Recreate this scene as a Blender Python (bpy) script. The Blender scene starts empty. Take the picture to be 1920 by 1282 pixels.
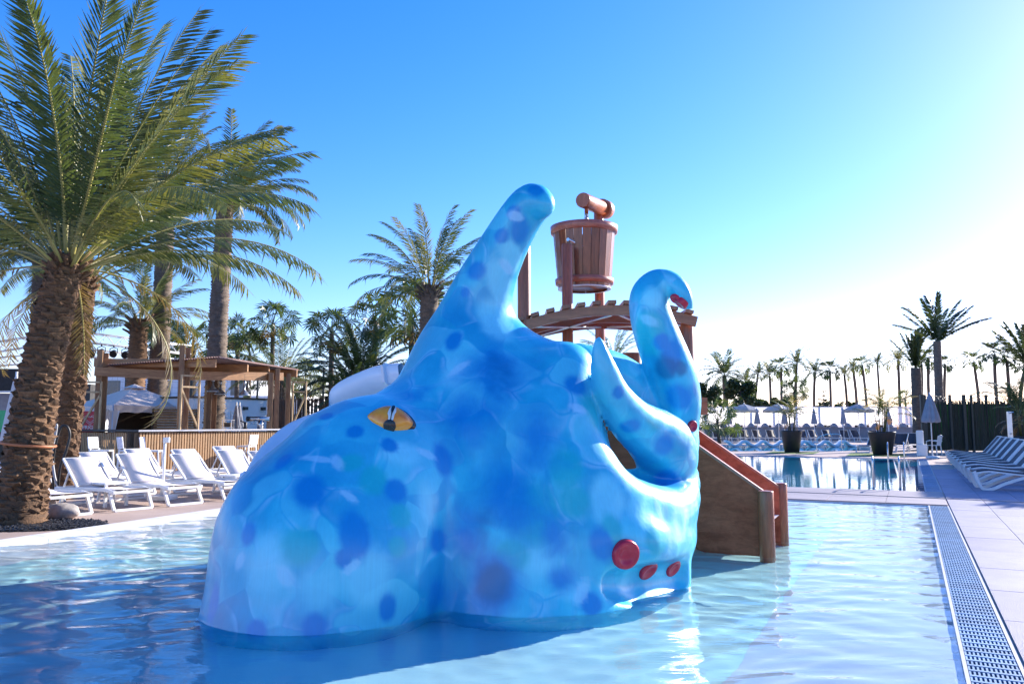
import bpy, bmesh, math, random
import numpy as np
from mathutils import Vector, Matrix, Quaternion, noise as mnoise
from mathutils.bvhtree import BVHTree
from mathutils.geometry import delaunay_2d_cdt

R = math.radians
scene = bpy.context.scene
COL = scene.collection

# ------------------------------------------------------------------ camera
EYE, FPX = 1.45, 1500.0
PITCH = math.atan(152 / FPX)
cam_data = bpy.data.cameras.new('camera')
cam_data.sensor_width = 36.0
cam_data.lens = 36.0 * FPX / 1920.0
cam_data.clip_start = 0.05
cam_data.clip_end = 3000
cam = bpy.data.objects.new('camera', cam_data)
COL.objects.link(cam)
cam.location = (0, 0, EYE)
cam.rotation_euler = (math.pi / 2 + PITCH, 0, 0)
scene.camera = cam

# ------------------------------------------------------------------ light
SUN_AZ, SUN_EL = R(52), R(22.5)          # clockwise from +Y, above horizon
to_sun = Vector((math.sin(SUN_AZ) * math.cos(SUN_EL), math.cos(SUN_AZ) * math.cos(SUN_EL), math.sin(SUN_EL)))
world = bpy.data.worlds.new('World')
scene.world = world
world.use_nodes = True
wn = world.node_tree
bg = wn.nodes['Background']
sky = wn.nodes.new('ShaderNodeTexSky')
sky.sky_type = 'NISHITA'
sky.sun_disc = False
sky.sun_elevation = SUN_EL
sky.sun_rotation = SUN_AZ
sky.altitude = 0
sky.air_density = 1.0
sky.dust_density = 0.28
sky.ozone_density = 3.0
hs = wn.nodes.new('ShaderNodeHueSaturation')
hs.inputs['Saturation'].default_value = 1.32
hs.inputs['Hue'].default_value = 0.497
wb = wn.nodes.new('ShaderNodeMix')                 # the photograph's cool white balance
wb.data_type = 'RGBA'; wb.blend_type = 'MULTIPLY'
wb.inputs[0].default_value = 1.0
wb.inputs[7].default_value = (1.04, 0.935, 1.14, 1)
wn.links.new(sky.outputs[0], wb.inputs[6])
wn.links.new(wb.outputs[2], hs.inputs['Color'])
wn.links.new(hs.outputs[0], bg.inputs['Color'])
bg.inputs['Strength'].default_value = 0.125
sun_data = bpy.data.lights.new('sun', 'SUN')
sun_data.energy = 4.9
sun_data.angle = R(0.5)
sun_data.color = (1.0, 0.93, 0.84)
sun = bpy.data.objects.new('sun', sun_data)
COL.objects.link(sun)
sun.rotation_euler = (-to_sun).to_track_quat('-Z', 'Y').to_euler()
sun_data.cycles.is_caustics_light = True

vs = scene.view_settings
vs.view_transform = 'Standard'
vs.look = 'None'
vs.exposure = 1.2
vs.gamma = 1.0
vs.use_curve_mapping = False
cy = scene.cycles
cy.use_denoising = True
cy.denoiser = 'OPENIMAGEDENOISE'
cy.max_bounces = 10
cy.transparent_max_bounces = 24
cy.caustics_refractive = True
cy.caustics_reflective = False
cy.sample_clamp_indirect = 6.0

# ------------------------------------------------------------------ helpers
random.seed(11)

def ray(px, py):
    x = (px - 960) / FPX; y = (641 - py) / FPX
    return Vector((x, math.cos(PITCH) - y * math.sin(PITCH), math.sin(PITCH) + y * math.cos(PITCH)))
def G(px, py, z=0.0):
    d = ray(px, py)
    return Vector((0, 0, EYE)) + d * ((z - EYE) / d.z)
def A(px, py, Y):
    d = ray(px, py)
    return Vector((0, 0, EYE)) + d * (Y / d.y)

U = Vector((0.444, 0.896, 0)).normalized()
V = Vector((U.y, -U.x, 0))
ORG = Vector((7.40, 14.42, 0))
U_ANG = math.atan2(U.y, U.x)
def ab(a, b, z=0.0):
    p = ORG + U * a + V * b
    return Vector((p.x, p.y, z))

class MB:
    """collects simple shapes, build() links them as one mesh object"""
    def __init__(self): self.v, self.f, self.s = [], [], []
    def raw(self, verts, faces, smooth=False):
        n = len(self.v)
        self.v += [tuple(p) for p in verts]
        self.f += [tuple(i + n for i in f) for f in faces]
        self.s += [smooth] * len(faces)
        return self
    def box(self, c, s, rz=0.0, M=None):
        x, y, z = s[0] / 2, s[1] / 2, s[2] / 2
        pts = [Vector((i * x, j * y, k * z)) for k in (-1, 1) for j in (-1, 1) for i in (-1, 1)]
        if M is None: M = Matrix.Rotation(rz, 3, 'Z')
        c = Vector(c)
        self.raw([c + M @ p for p in pts], [(0, 2, 3, 1), (4, 5, 7, 6), (0, 1, 5, 4), (2, 6, 7, 3), (0, 4, 6, 2), (1, 3, 7, 5)])
        return self
    def bar(self, p, q, w, h, up=(0, 0, 1)):
        p, q = Vector(p), Vector(q)
        d = (q - p); L = d.length; d.normalize()
        up = Vector(up)
        if abs(d.dot(up)) > 0.98: up = Vector((0, 1, 0))
        s = d.cross(up).normalized(); t = s.cross(d)
        M = Matrix((s, d, t)).transposed()
        return self.box((p + q) / 2, (w, L, h), M=M)
    def tube(self, pts, rad, n=8, cap=True, smooth=True, flat=1.0):
        pts = [Vector(p) for p in pts]
        if not hasattr(rad, '__len__'): rad = [rad] * len(pts)
        vs_, fs = [], []
        prev = None
        for i, p in enumerate(pts):
            if i == 0: d = pts[1] - p
            elif i == len(pts) - 1: d = p - pts[i - 1]
            else: d = (pts[i + 1] - pts[i - 1])
            d.normalize()
            if prev is None:
                a = Vector((0, 0, 1)) if abs(d.z) < 0.9 else Vector((1, 0, 0))
                s = d.cross(a).normalized()
            else:
                s = (prev - d * prev.dot(d)).normalized()
            prev = s
            t = d.cross(s)
            for k in range(n):
                an = 2 * math.pi * k / n
                vs_.append(p + (s * math.cos(an) + t * math.sin(an) * flat) * rad[i])
        for i in range(len(pts) - 1):
            for k in range(n):
                k2 = (k + 1) % n
                fs.append((i * n + k, i * n + k2, (i + 1) * n + k2, (i + 1) * n + k))
        self.raw(vs_, fs, smooth)
        if cap:
            m = len(self.v) - len(vs_)
            self.f += [tuple(m + k for k in range(n - 1, -1, -1)), tuple(m + (len(pts) - 1) * n + k for k in range(n))]
            self.s += [False, False]
        return self
    def lathe(self, prof, n=24, loc=(0, 0, 0), M=None, smooth=True):
        loc = Vector(loc)
        if M is None: M = Matrix.Identity(3)
        vs_, fs = [], []
        for r, z in prof:
            for k in range(n):
                an = 2 * math.pi * k / n
                vs_.append(loc + M @ Vector((r * math.cos(an), r * math.sin(an), z)))
        for i in range(len(prof) - 1):
            for k in range(n):
                k2 = (k + 1) % n
                fs.append((i * n + k, i * n + k2, (i + 1) * n + k2, (i + 1) * n + k))
        return self.raw(vs_, fs, smooth)
    def prism(self, poly, z0, z1):
        n = len(poly)
        vs_ = [(p[0], p[1], z0) for p in poly] + [(p[0], p[1], z1) for p in poly]
        fs = [tuple(range(n - 1, -1, -1)), tuple(range(n, 2 * n))]
        fs += [(i, (i + 1) % n, n + (i + 1) % n, n + i) for i in range(n)]
        return self.raw(vs_, fs)
    def mesh(self, name, mat):
        me = bpy.data.meshes.new(name)
        me.from_pydata(self.v, [], self.f)
        me.polygons.foreach_set('use_smooth', self.s)
        me.materials.append(mat)
        me.update()
        return me
    def build(self, name, mat, parent=None, bevel=0.0, loc=None):
        return put(name, self.mesh(name, mat), parent, bevel, loc)

def put(name, me, parent=None, bevel=0.0, loc=None, rot=None):
    o = bpy.data.objects.new(name, me)
    COL.objects.link(o)
    if parent: o.parent = parent
    if loc is not None: o.location = loc
    if rot is not None: o.rotation_euler = rot
    if bevel:
        b = o.modifiers.new('edge', 'BEVEL'); b.width = bevel; b.segments = 2; b.limit_method = 'ANGLE'
    return o
def tag(o, label, cat, group=None):
    o['label'] = label; o['category'] = cat
    if group: o['group'] = group
    return o
def empty(name, loc=(0, 0, 0), rz=0.0):
    o = bpy.data.objects.new(name, None)
    COL.objects.link(o); o.location = loc; o.rotation_euler = (0, 0, rz); o.empty_display_size = 0.2
    return o
def structure(o): o['kind'] = 'structure'; return o
def stuff(o): o['kind'] = 'stuff'; return o
def copy_tree(o, parent=None):
    c = o.copy(); COL.objects.link(c); c.parent = parent
    for ch in list(KIDS(o)): copy_tree(ch, c)
    return c
def KIDS(o): return [x for x in o.children]

# ------------------------------------------------------------------ materials
def newmat(name):
    m = bpy.data.materials.new(name); m.use_nodes = True
    nt = m.node_tree
    return m, nt, nt.nodes['Principled BSDF']
def N(nt, typ, **kw):
    n = nt.nodes.new(typ)
    for k, v in kw.items():
        if k in n.inputs: n.inputs[k].default_value = v
        else: setattr(n, k, v)
    return n
def ramp(nt, fac, stops, interp='LINEAR'):
    r = nt.nodes.new('ShaderNodeValToRGB')
    r.color_ramp.interpolation = interp
    while len(r.color_ramp.elements) < len(stops): r.color_ramp.elements.new(0.5)
    for e, (p, c) in zip(r.color_ramp.elements, stops):
        e.position = p; e.color = (*c, 1) if len(c) == 3 else c
    nt.links.new(fac, r.inputs[0])
    return r
def mixc(nt, fac, a, b, mode='MIX'):
    m = nt.nodes.new('ShaderNodeMix'); m.data_type = 'RGBA'; m.blend_type = mode
    for sock, val in ((m.inputs[0], fac), (m.inputs[6], a), (m.inputs[7], b)):
        if isinstance(val, bpy.types.NodeSocket): nt.links.new(val, sock)
        elif isinstance(val, (int, float)): sock.default_value = val
        else: sock.default_value = (*val, 1)
    return m.outputs[2]
def plain(name, col, rough=0.5, metal=0.0, var=0.12, scale=6.0, bump=0.0, bscale=40.0, coord='Object', stretch=None, spec=0.5, dirt=0.0, per_object=0.0):
    """base colour with soft large-scale variation, fine grain and optional relief"""
    m, nt, b = newmat(name)
    tc = N(nt, 'ShaderNodeTexCoord')
    src = tc.outputs[coord]
    if per_object:                                               # each copy gets its own piece of the pattern
        oo = N(nt, 'ShaderNodeObjectInfo'); cv = N(nt, 'ShaderNodeCombineXYZ'); ml = N(nt, 'ShaderNodeVectorMath', operation='MULTIPLY_ADD'); ml.inputs[1].default_value = (53.0, 31.0, 17.0)
        for i in range(3): nt.links.new(oo.outputs['Random'], cv.inputs[i])
        nt.links.new(cv.outputs[0], ml.inputs[0]); nt.links.new(src, ml.inputs[2]); src = ml.outputs[0]
    if stretch:
        mp = N(nt, 'ShaderNodeMapping'); mp.inputs['Scale'].default_value = stretch
        nt.links.new(src, mp.inputs[0]); src = mp.outputs[0]
    n1 = N(nt, 'ShaderNodeTexNoise', Scale=scale, Detail=6.0, Roughness=0.65)
    nt.links.new(src, n1.inputs['Vector'])
    d = tuple(max(0, c * (1 - var * 1.6)) for c in col); l = tuple(min(1, c * (1 + var)) for c in col)
    rp = ramp(nt, n1.outputs[0], [(0.28, d), (0.72, l)])
    out = rp.outputs[0]
    if dirt:
        n2 = N(nt, 'ShaderNodeTexNoise', Scale=scale * 0.35, Detail=8.0, Roughness=0.75)
        nt.links.new(src, n2.inputs['Vector'])
        r2 = ramp(nt, n2.outputs[0], [(0.45, (0, 0, 0)), (0.75, (dirt, dirt, dirt))])
        out = mixc(nt, r2.outputs[0], out, tuple(c * 0.45 for c in col))
    if per_object:
        oi = N(nt, 'ShaderNodeObjectInfo')
        r3 = ramp(nt, oi.outputs['Random'], [(0, (1 - per_object,) * 3), (1, (1, 1, 1))])
        out = mixc(nt, 1.0, out, r3.outputs[0], 'MULTIPLY')
    nt.links.new(out, b.inputs['Base Color'])
    b.inputs['Roughness'].default_value = rough
    b.inputs['Metallic'].default_value = metal
    b.inputs['Specular IOR Level'].default_value = spec
    if bump:
        n3 = N(nt, 'ShaderNodeTexNoise', Scale=bscale, Detail=4.0)
        nt.links.new(src, n3.inputs['Vector'])
        bp = N(nt, 'ShaderNodeBump', Strength=bump, Distance=0.02)
        nt.links.new(n3.outputs[0], bp.inputs['Height'])
        nt.links.new(bp.outputs[0], b.inputs['Normal'])
    return m
def wood(name, light, dark, scale=3.0, axis='Z', rough=0.55, bump=0.15, per_object=0.25, coat=0.0):
    m, nt, b = newmat(name)
    tc = N(nt, 'ShaderNodeTexCoord')
    oi = N(nt, 'ShaderNodeObjectInfo')
    ad = N(nt, 'ShaderNodeVectorMath', operation='ADD')
    sc_ = N(nt, 'ShaderNodeVectorMath', operation='SCALE'); sc_.inputs[3].default_value = 37.0
    cv = N(nt, 'ShaderNodeCombineXYZ')
    for i in range(3): nt.links.new(oi.outputs['Random'], cv.inputs[i])
    nt.links.new(cv.outputs[0], sc_.inputs[0])
    nt.links.new(tc.outputs['Object'], ad.inputs[0]); nt.links.new(sc_.outputs[0], ad.inputs[1])
    mp = N(nt, 'ShaderNodeMapping')
    s = {'X': (0.12, 1, 1), 'Y': (1, 0.12, 1), 'Z': (1, 1, 0.12)}[axis]
    mp.inputs['Scale'].default_value = tuple(k * scale * 3 for k in s)
    nt.links.new(ad.outputs[0], mp.inputs[0])
    n1 = N(nt, 'ShaderNodeTexNoise', Scale=1.6, Detail=5.0, Roughness=0.6, Distortion=1.2)
    nt.links.new(mp.outputs[0], n1.inputs['Vector'])
    n2 = N(nt, 'ShaderNodeTexNoise', Scale=9.0, Detail=4.0, Roughness=0.7, Distortion=0.5)
    nt.links.new(mp.outputs[0], n2.inputs['Vector'])
    mid = tuple((a + c) / 2 for a, c in zip(light, dark))
    r1 = ramp(nt, n1.outputs[0], [(0.3, dark), (0.5, mid), (0.68, light)])
    r2 = ramp(nt, n2.outputs[0], [(0.35, (0.62,) * 3), (0.6, (1, 1, 1))])
    c = mixc(nt, 0.8, r1.outputs[0], r2.outputs[0], 'MULTIPLY')
    r3 = ramp(nt, oi.outputs['Random'], [(0, (1 - per_object,) * 3), (1, (1, 1, 1))])
    c = mixc(nt, 1.0, c, r3.outputs[0], 'MULTIPLY')
    nt.links.new(c, b.inputs['Base Color'])
    b.inputs['Roughness'].default_value = rough
    b.inputs['Coat Weight'].default_value = coat
    bp = N(nt, 'ShaderNodeBump', Strength=bump, Distance=0.01)
    nt.links.new(n2.outputs[0], bp.inputs['Height']); nt.links.new(bp.outputs[0], b.inputs['Normal'])
    return m
def leaf(name, col, tip, trans=0.35, rough=0.38):
    """foliage: diffuse + light passing through, each blade a little different"""
    m = bpy.data.materials.new(name); m.use_nodes = True
    nt = m.node_tree
    for n in list(nt.nodes): nt.nodes.remove(n)
    out = N(nt, 'ShaderNodeOutputMaterial')
    tc = N(nt, 'ShaderNodeTexCoord'); oi = N(nt, 'ShaderNodeObjectInfo')
    n1 = N(nt, 'ShaderNodeTexNoise', Scale=2.2, Detail=3.0); nt.links.new(tc.outputs['Object'], n1.inputs['Vector'])
    n2 = N(nt, 'ShaderNodeTexNoise', Scale=26.0, Detail=2.0); nt.links.new(tc.outputs['Object'], n2.inputs['Vector'])
    mt = N(nt, 'ShaderNodeMath', operation='MULTIPLY_ADD'); mt.inputs[1].default_value = 0.45
    nt.links.new(oi.outputs['Random'], mt.inputs[0]); nt.links.new(n1.outputs[0], mt.inputs[2])
    rp = ramp(nt, mt.outputs[0], [(0.4, tuple(c * 0.7 for c in col)), (0.68, col), (0.95, tip)])
    r2 = ramp(nt, n2.outputs[0], [(0.3, (0.7,) * 3), (0.7, (1.15,) * 3)])
    c = mixc(nt, 1.0, rp.outputs[0], r2.outputs[0], 'MULTIPLY')
    p = N(nt, 'ShaderNodeBsdfPrincipled', Roughness=rough)
    nt.links.new(c, p.inputs['Base Color'])
    t = N(nt, 'ShaderNodeBsdfTranslucent')
    tcol = mixc(nt, 1.0, c, (1.5, 1.35, 0.5), 'MULTIPLY')
    nt.links.new(tcol, t.inputs['Color'])
    mx = N(nt, 'ShaderNodeMixShader'); mx.inputs[0].default_value = trans
    nt.links.new(p.outputs[0], mx.inputs[1]); nt.links.new(t.outputs[0], mx.inputs[2])
    nt.links.new(mx.outputs[0], out.inputs['Surface'])
    return m

M = {}
M['white_plastic'] = plain('white_plastic', (0.80, 0.80, 0.80), 0.38, var=0.05, scale=3, dirt=0.12)
M['white_fabric'] = plain('white_fabric', (0.78, 0.77, 0.78), 0.75, var=0.05, scale=30, bump=0.1, bscale=300)
M['white_wall'] = plain('white_wall', (0.80, 0.80, 0.80), 0.85, var=0.05, scale=1.2, dirt=0.15, bump=0.1)
M['steel'] = plain('steel', (0.55, 0.56, 0.58), 0.22, 1.0, var=0.1)
M['alu'] = plain('aluminium', (0.75, 0.76, 0.78), 0.35, 0.9, var=0.1)
M['black'] = plain('black_paint', (0.02, 0.02, 0.022), 0.5, var=0.3)
M['dark_metal'] = plain('dark_metal', (0.03, 0.045, 0.045), 0.45, var=0.2)
M['timber'] = wood('pergola_timber', (0.54, 0.28, 0.115), (0.30, 0.13, 0.05), 2.0, 'X')
M['timber_post'] = wood('pergola_post', (0.46, 0.26, 0.12), (0.22, 0.10, 0.045), 2.0, 'Z')
M['timber_pale'] = wood('pale_batten', (0.66, 0.47, 0.26), (0.46, 0.30, 0.14), 2.0, 'Z', per_object=0.15)
M['slat'] = wood('counter_slat', (0.66, 0.40, 0.20), (0.48, 0.27, 0.12), 2.0, 'Z', per_object=0.3)
M['play_wood'] = wood('play_tower_wood', (0.52, 0.15, 0.065), (0.30, 0.07, 0.03), 1.6, 'Z', rough=0.4, per_object=0.15, coat=0.15)
M['play_wood_x'] = wood('play_tower_panel', (0.52, 0.155, 0.065), (0.32, 0.08, 0.035), 0.8, 'X', rough=0.42, per_object=0.1, coat=0.2)
M['stave'] = wood('bucket_stave', (0.54, 0.14, 0.05), (0.20, 0.04, 0.016), 2.0, 'Z', rough=0.35, per_object=0.4, coat=0.3)
# ------------------------------------------------------------------ ground and pools
def catmull(pts, n=8):
    out = []
    P_ = [pts[0]] + list(pts) + [pts[-1]]
    for i in range(1, len(P_) - 2):
        a, b, c, d = [np.array(q, float) for q in P_[i - 1:i + 3]]
        for k in range(n):
            t = k / n
            out.append(0.5 * (2 * b + (c - a) * t + (2 * a - 5 * b + 4 * c - d) * t * t + (3 * b - a - 3 * c + d) * t ** 3))
    out.append(np.array(pts[-1], float))
    return out
LEFT = catmull([(-7.0, -6.0), (-7.1, 0.0), (-7.05, 4.0), (-6.75, 7.2), (-6.11, 9.74), (-5.47, 11.5), (-4.63, 13.71), (-3.7, 15.8), (-2.3, 17.4), (0.23, 17.97)], 6)
P_NEAR = ab(-22, 0); P_FAR = ab(0, 0)
POOL = [(P_NEAR.x, P_NEAR.y), (P_FAR.x, P_FAR.y)] + [(p[0], p[1]) for p in LEFT[::-1]]
gw = 0.30                                                        # gutter width
HOLE = [tuple(ab(-22, gw)[:2]), tuple(ab(0, gw)[:2]), tuple(ab(0, 0)[:2])] + POOL[2:]
LAP = [tuple(ab(3.1, gw)[:2]), tuple(ab(20.8, gw)[:2]), tuple(ab(20.8, -22)[:2]), tuple(ab(3.1, -22)[:2])]
FAR2 = [(9.0, 41.5), (19.0, 42.5), (24.5, 55.0), (6.0, 55.0)]

def inside(p, poly):
    x, y = p; r = False; j = len(poly) - 1
    for i in range(len(poly)):
        xi, yi = poly[i]; xj, yj = poly[j]
        if (yi > y) != (yj > y) and x < (xj - xi) * (y - yi) / (yj - yi) + xi: r = not r
        j = i
    return r
def sheet(loops, holes, z):
    pts, edges = [], []
    for lp in loops + holes:
        n = len(pts); pts += [Vector(p[:2]) for p in lp]
        edges += [(n + i, n + (i + 1) % len(lp)) for i in range(len(lp))]
    vs_, es, fs, *_ = delaunay_2d_cdt(pts, edges, [], 0, 1e-5)
    keep = []
    for f in fs:
        c = sum((vs_[i] for i in f), Vector((0, 0))) / len(f)
        if any(inside(c, h) for h in holes): continue
        if not any(inside(c, l) for l in loops): continue
        keep.append(f)
    return [(p.x, p.y, z) for p in vs_], keep

def deck_material():
    m, nt, b = newmat('concrete_deck')
    geo = N(nt, 'ShaderNodeNewGeometry')
    n1 = N(nt, 'ShaderNodeTexNoise', Scale=0.55, Detail=8.0, Roughness=0.7); nt.links.new(geo.outputs['Position'], n1.inputs['Vector'])
    n2 = N(nt, 'ShaderNodeTexNoise', Scale=60.0, Detail=3.0); nt.links.new(geo.outputs['Position'], n2.inputs['Vector'])
    r1 = ramp(nt, n1.outputs[0], [(0.3, (0.36, 0.26, 0.21)), (0.5, (0.46, 0.345, 0.29)), (0.7, (0.54, 0.42, 0.36))])
    r2 = ramp(nt, n2.outputs[0], [(0.3, (0.85,) * 3), (0.7, (1.05,) * 3)])
    c = mixc(nt, 1.0, r1.outputs[0], r2.outputs[0], 'MULTIPLY')
    nt.links.new(c, b.inputs['Base Color']); b.inputs['Roughness'].default_value = 0.7
    bp = N(nt, 'ShaderNodeBump', Strength=0.15, Distance=0.01); nt.links.new(n2.outputs[0], bp.inputs['Height']); nt.links.new(bp.outputs[0], b.inputs['Normal'])
    return m
M['deck'] = deck_material()
v_, f_ = sheet([[(-900, -300), (900, -300), (900, 1600), (-900, 1600)]], [HOLE, LAP, FAR2], 0.0)
structure(MB().raw(v_, f_).build('ground', M['deck']))

# splash pool shell: floor, side, pale ledges
M['pool_floor'] = plain('pool_floor_paint', (0.50, 0.92, 0.98), 0.6, var=0.03, scale=0.9, dirt=0.10)
M['pool_ledge'] = plain('pool_ledge', (0.66, 0.82, 0.92), 0.55, var=0.06, scale=2)
FLOOR_Z = -0.34
v_, f_ = sheet([POOL], [], FLOOR_Z)
pool_floor = structure(MB().raw(v_, f_).build('splash_pool_floor', M['pool_floor']))
m = MB()
n = len(POOL)
for i in range(n):
    p, q = POOL[i], POOL[(i + 1) % n]
    m.raw([(p[0], p[1], FLOOR_Z - 0.01), (q[0], q[1], FLOOR_Z - 0.01), (q[0], q[1], -0.004), (p[0], p[1], -0.004)], [(0, 1, 2, 3)])
m.build('pool_side', M['pool_ledge'], pool_floor)
# the floor rises gently to the gutter and to the curved side
m = MB()
c0, c1, c2, c3 = ab(-22, -1.3), ab(-22, -0.004), ab(-0.004, -0.004), ab(-1.3, -1.3)
m.raw([(*c0[:2], FLOOR_Z + 0.004), (*c1[:2], -0.05), (*c2[:2], -0.05), (*c3[:2], FLOOR_Z + 0.004)], [(0, 1, 2, 3)])
c4, c5 = ab(-1.3, -8), ab(-0.004, -8)
m.raw([(*c3[:2], FLOOR_Z + 0.004), (*c2[:2], -0.05), (*c5[:2], -0.05), (*c4[:2], FLOOR_Z + 0.004)], [(0, 1, 2, 3)])
m.build('pool_ramp', M['pool_ledge'], pool_floor)
def offset(poly, d):
    out = []
    for i, p in enumerate(poly):
        a = poly[max(0, i - 1)]; b = poly[min(len(poly) - 1, i + 1)]
        t = np.array(b) - np.array(a); t = t / np.linalg.norm(t)
        out.append(np.array(p) + np.array((t[1], -t[0])) * d)   # positive: towards the water
    return out
inn, mid_, outr = offset(LEFT, 0.9), LEFT, offset(LEFT, -0.30)
m = MB()
for i in range(len(LEFT) - 1):
    a, b, c, d = inn[i], inn[i + 1], mid_[i + 1], mid_[i]
    m.raw([(*a, FLOOR_Z + 0.004), (*b, FLOOR_Z + 0.004), (*c, -0.03), (*d, -0.03)], [(1, 0, 3, 2)])
m.build('pool_ramp', M['pool_ledge'], pool_floor)
M['coping'] = plain('white_coping', (0.78, 0.77, 0.77), 0.6, var=0.08, scale=3, dirt=0.15)
cop = structure(empty('pool_coping'))
for i in range(0, len(LEFT) - 1, 2):                             # coping stones
    m = MB(); k = min(i + 2, len(LEFT) - 1)
    pts = [*[mid_[j] + (outr[j] - mid_[j]) * -0.05 for j in range(i, k + 1)], *[outr[j] for j in range(k, i - 1, -1)]]
    m.prism([tuple(p) for p in pts[::-1]], -0.05, 0.022)
    m.build('coping_stone', M['coping'], cop, bevel=0.008)

# water of the splash pool: a real rippled surface
def waves(X, Y):
    rng = np.random.RandomState(5)
    Z = np.zeros_like(X)
    wx = X + 0.10 * np.sin(Y * 1.7 + 0.6) + 0.07 * np.sin(X * 2.3 + Y * 1.1)
    wy = Y + 0.10 * np.sin(X * 1.9 + 1.2) + 0.07 * np.sin(Y * 2.9 - X * 0.7)
    for i in range(30):
        lam = 0.20 * (4.0 ** rng.rand())
        th = rng.normal(R(-70), 0.75)
        k = 2 * math.pi / lam
        ph = rng.rand() * 6.28
        s = np.sin(k * (wx * math.cos(th) + wy * math.sin(th)) + ph)
        Z += lam * 0.0019 * (s + 0.35 * s * s)
    # choppier by the jets on the left, calmer in the lee of the play figure
    d1 = np.hypot(X + 4.3, Y - 8.5)
    amp = 0.85 + 0.30 * np.exp(-(d1 / 3.6) ** 2)
    d2 = np.hypot((X + 0.3) / 1.5, Y - 5.4)
    amp *= 1 - 0.72 * np.exp(-(d2 / 0.85) ** 2)
    return Z * amp
WATER_Z = -0.018
na, nb = 560, 330
aa = np.concatenate([np.linspace(-22, -16.2, 20, endpoint=False), np.linspace(-16.2, 0, na)])
bb = np.linspace(-13.5, 0, nb)
AA, BB = np.meshgrid(aa, bb, indexing='ij')
WX = ORG.x + U.x * AA + V.x * BB; WY = ORG.y + U.y * AA + V.y * BB
WZ = WATER_Z + waves(WX, WY)
POOLX = [tuple(p) for p in offset(LEFT, -0.12)]
dil = [(P_NEAR.x, P_NEAR.y), (P_FAR.x, P_FAR.y)] + POOLX[::-1]
def inside_np(X, Y, poly):
    r = np.zeros(X.shape, bool); j = len(poly) - 1
    for i in range(len(poly)):
        xi, yi = poly[i]; xj, yj = poly[j]
        if yi != yj:
            r ^= ((yi > Y) != (yj > Y)) & (X < (xj - xi) * (Y - yi) / (yj - yi) + xi)
        j = i
    return r
ia = len(aa)
cx_ = (WX[:-1, :-1] + WX[1:, 1:]) / 2; cy_ = (WY[:-1, :-1] + WY[1:, 1:]) / 2
ok = inside_np(cx_, cy_, dil)
ii, jj = np.nonzero(ok)
quads = np.stack([ii * nb + jj, ii * nb + jj + 1, (ii + 1) * nb + jj + 1, (ii + 1) * nb + jj], 1)
def np_mesh(name, verts, quads, mat):
    me = bpy.data.meshes.new(name)
    me.vertices.add(len(verts)); me.vertices.foreach_set('co', np.asarray(verts, np.float32).ravel())
    k = quads.shape[1]
    me.loops.add(quads.size); me.loops.foreach_set('vertex_index', quads.astype(np.int32).ravel())
    me.polygons.add(len(quads)); me.polygons.foreach_set('loop_start', np.arange(0, quads.size, k, dtype=np.int32))
    me.polygons.foreach_set('use_smooth', np.ones(len(quads), bool))
    me.update(calc_edges=True); me.validate()
    if mat: me.materials.append(mat)
    return me
def compact(verts, quads):
    used = np.unique(quads); mp = -np.ones(len(verts), int); mp[used] = np.arange(len(used))
    return verts[used], mp[quads]
wv, wq = compact(np.stack([WX.ravel(), WY.ravel(), WZ.ravel()], 1), quads)
def water_material():
    m = bpy.data.materials.new('pool_water'); m.use_nodes = True
    nt = m.node_tree
    for q in list(nt.nodes): nt.nodes.remove(q)
    out = N(nt, 'ShaderNodeOutputMaterial')
    g = N(nt, 'ShaderNodeBsdfGlass', Roughness=0.0, IOR=1.33)
    g.inputs['Color'].default_value = (1.0, 1.0, 1.0, 1)
    geo = N(nt, 'ShaderNodeNewGeometry')
    mp = N(nt, 'ShaderNodeMapping'); mp.inputs['Rotation'].default_value = (0, 0, 0.35); mp.inputs['Scale'].default_value = (4.5, 13.0, 1.0); nt.links.new(geo.outputs['Position'], mp.inputs[0])
    nz_ = N(nt, 'ShaderNodeTexNoise', Scale=1.0, Detail=3.0, Roughness=0.55, Distortion=0.6); nt.links.new(mp.outputs[0], nz_.inputs['Vector'])
    bp = N(nt, 'ShaderNodeBump', Strength=0.22, Distance=0.012); nt.links.new(nz_.outputs[0], bp.inputs['Height']); nt.links.new(bp.outputs[0], g.inputs['Normal'])
    nt.links.new(g.outputs[0], out.inputs['Surface'])
    return m
M['water'] = water_material()
water_me = np_mesh('splash_pool_water', wv, wq, M['water'])
water = structure(put('splash_pool_water', water_me))
water.cycles.is_caustics_caster = True
pool_floor.cycles.is_caustics_receiver = True
for ch in pool_floor.children: ch.cycles.is_caustics_receiver = True
# ------------------------------------------------------------------ octopus play figure
def sd_capsule(P, a, b, ra, rb):
    a = np.array(a, np.float32); b = np.array(b, np.float32); ba = b - a
    pa = P - a
    h = np.clip(pa @ ba / (ba @ ba), 0, 1)
    return np.linalg.norm(pa - h[..., None] * ba, axis=-1) - (ra + (rb - ra) * h)
def smin(a, b, k):
    h = np.clip(0.5 + 0.5 * (b - a) / k, 0, 1)
    return b + (a - b) * h - k * h * (1 - h)
def smax(a, b, k): return -smin(-a, -b, k)
def px3(px, py, Y, r):
    p = A(px, py, Y)
    return np.array(p), r * Y / FPX
def chain(P, pts, k=0.03, n=1):
    if n > 1: pts = catmull(pts, n)
    pts = [px3(*q) for q in pts]
    d = None
    for (p, r), (q, s) in zip(pts[:-1], pts[1:]):
        e = sd_capsule(P, p, q, r, s)
        d = e if d is None else smin(d, e, k)
    return d
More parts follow.
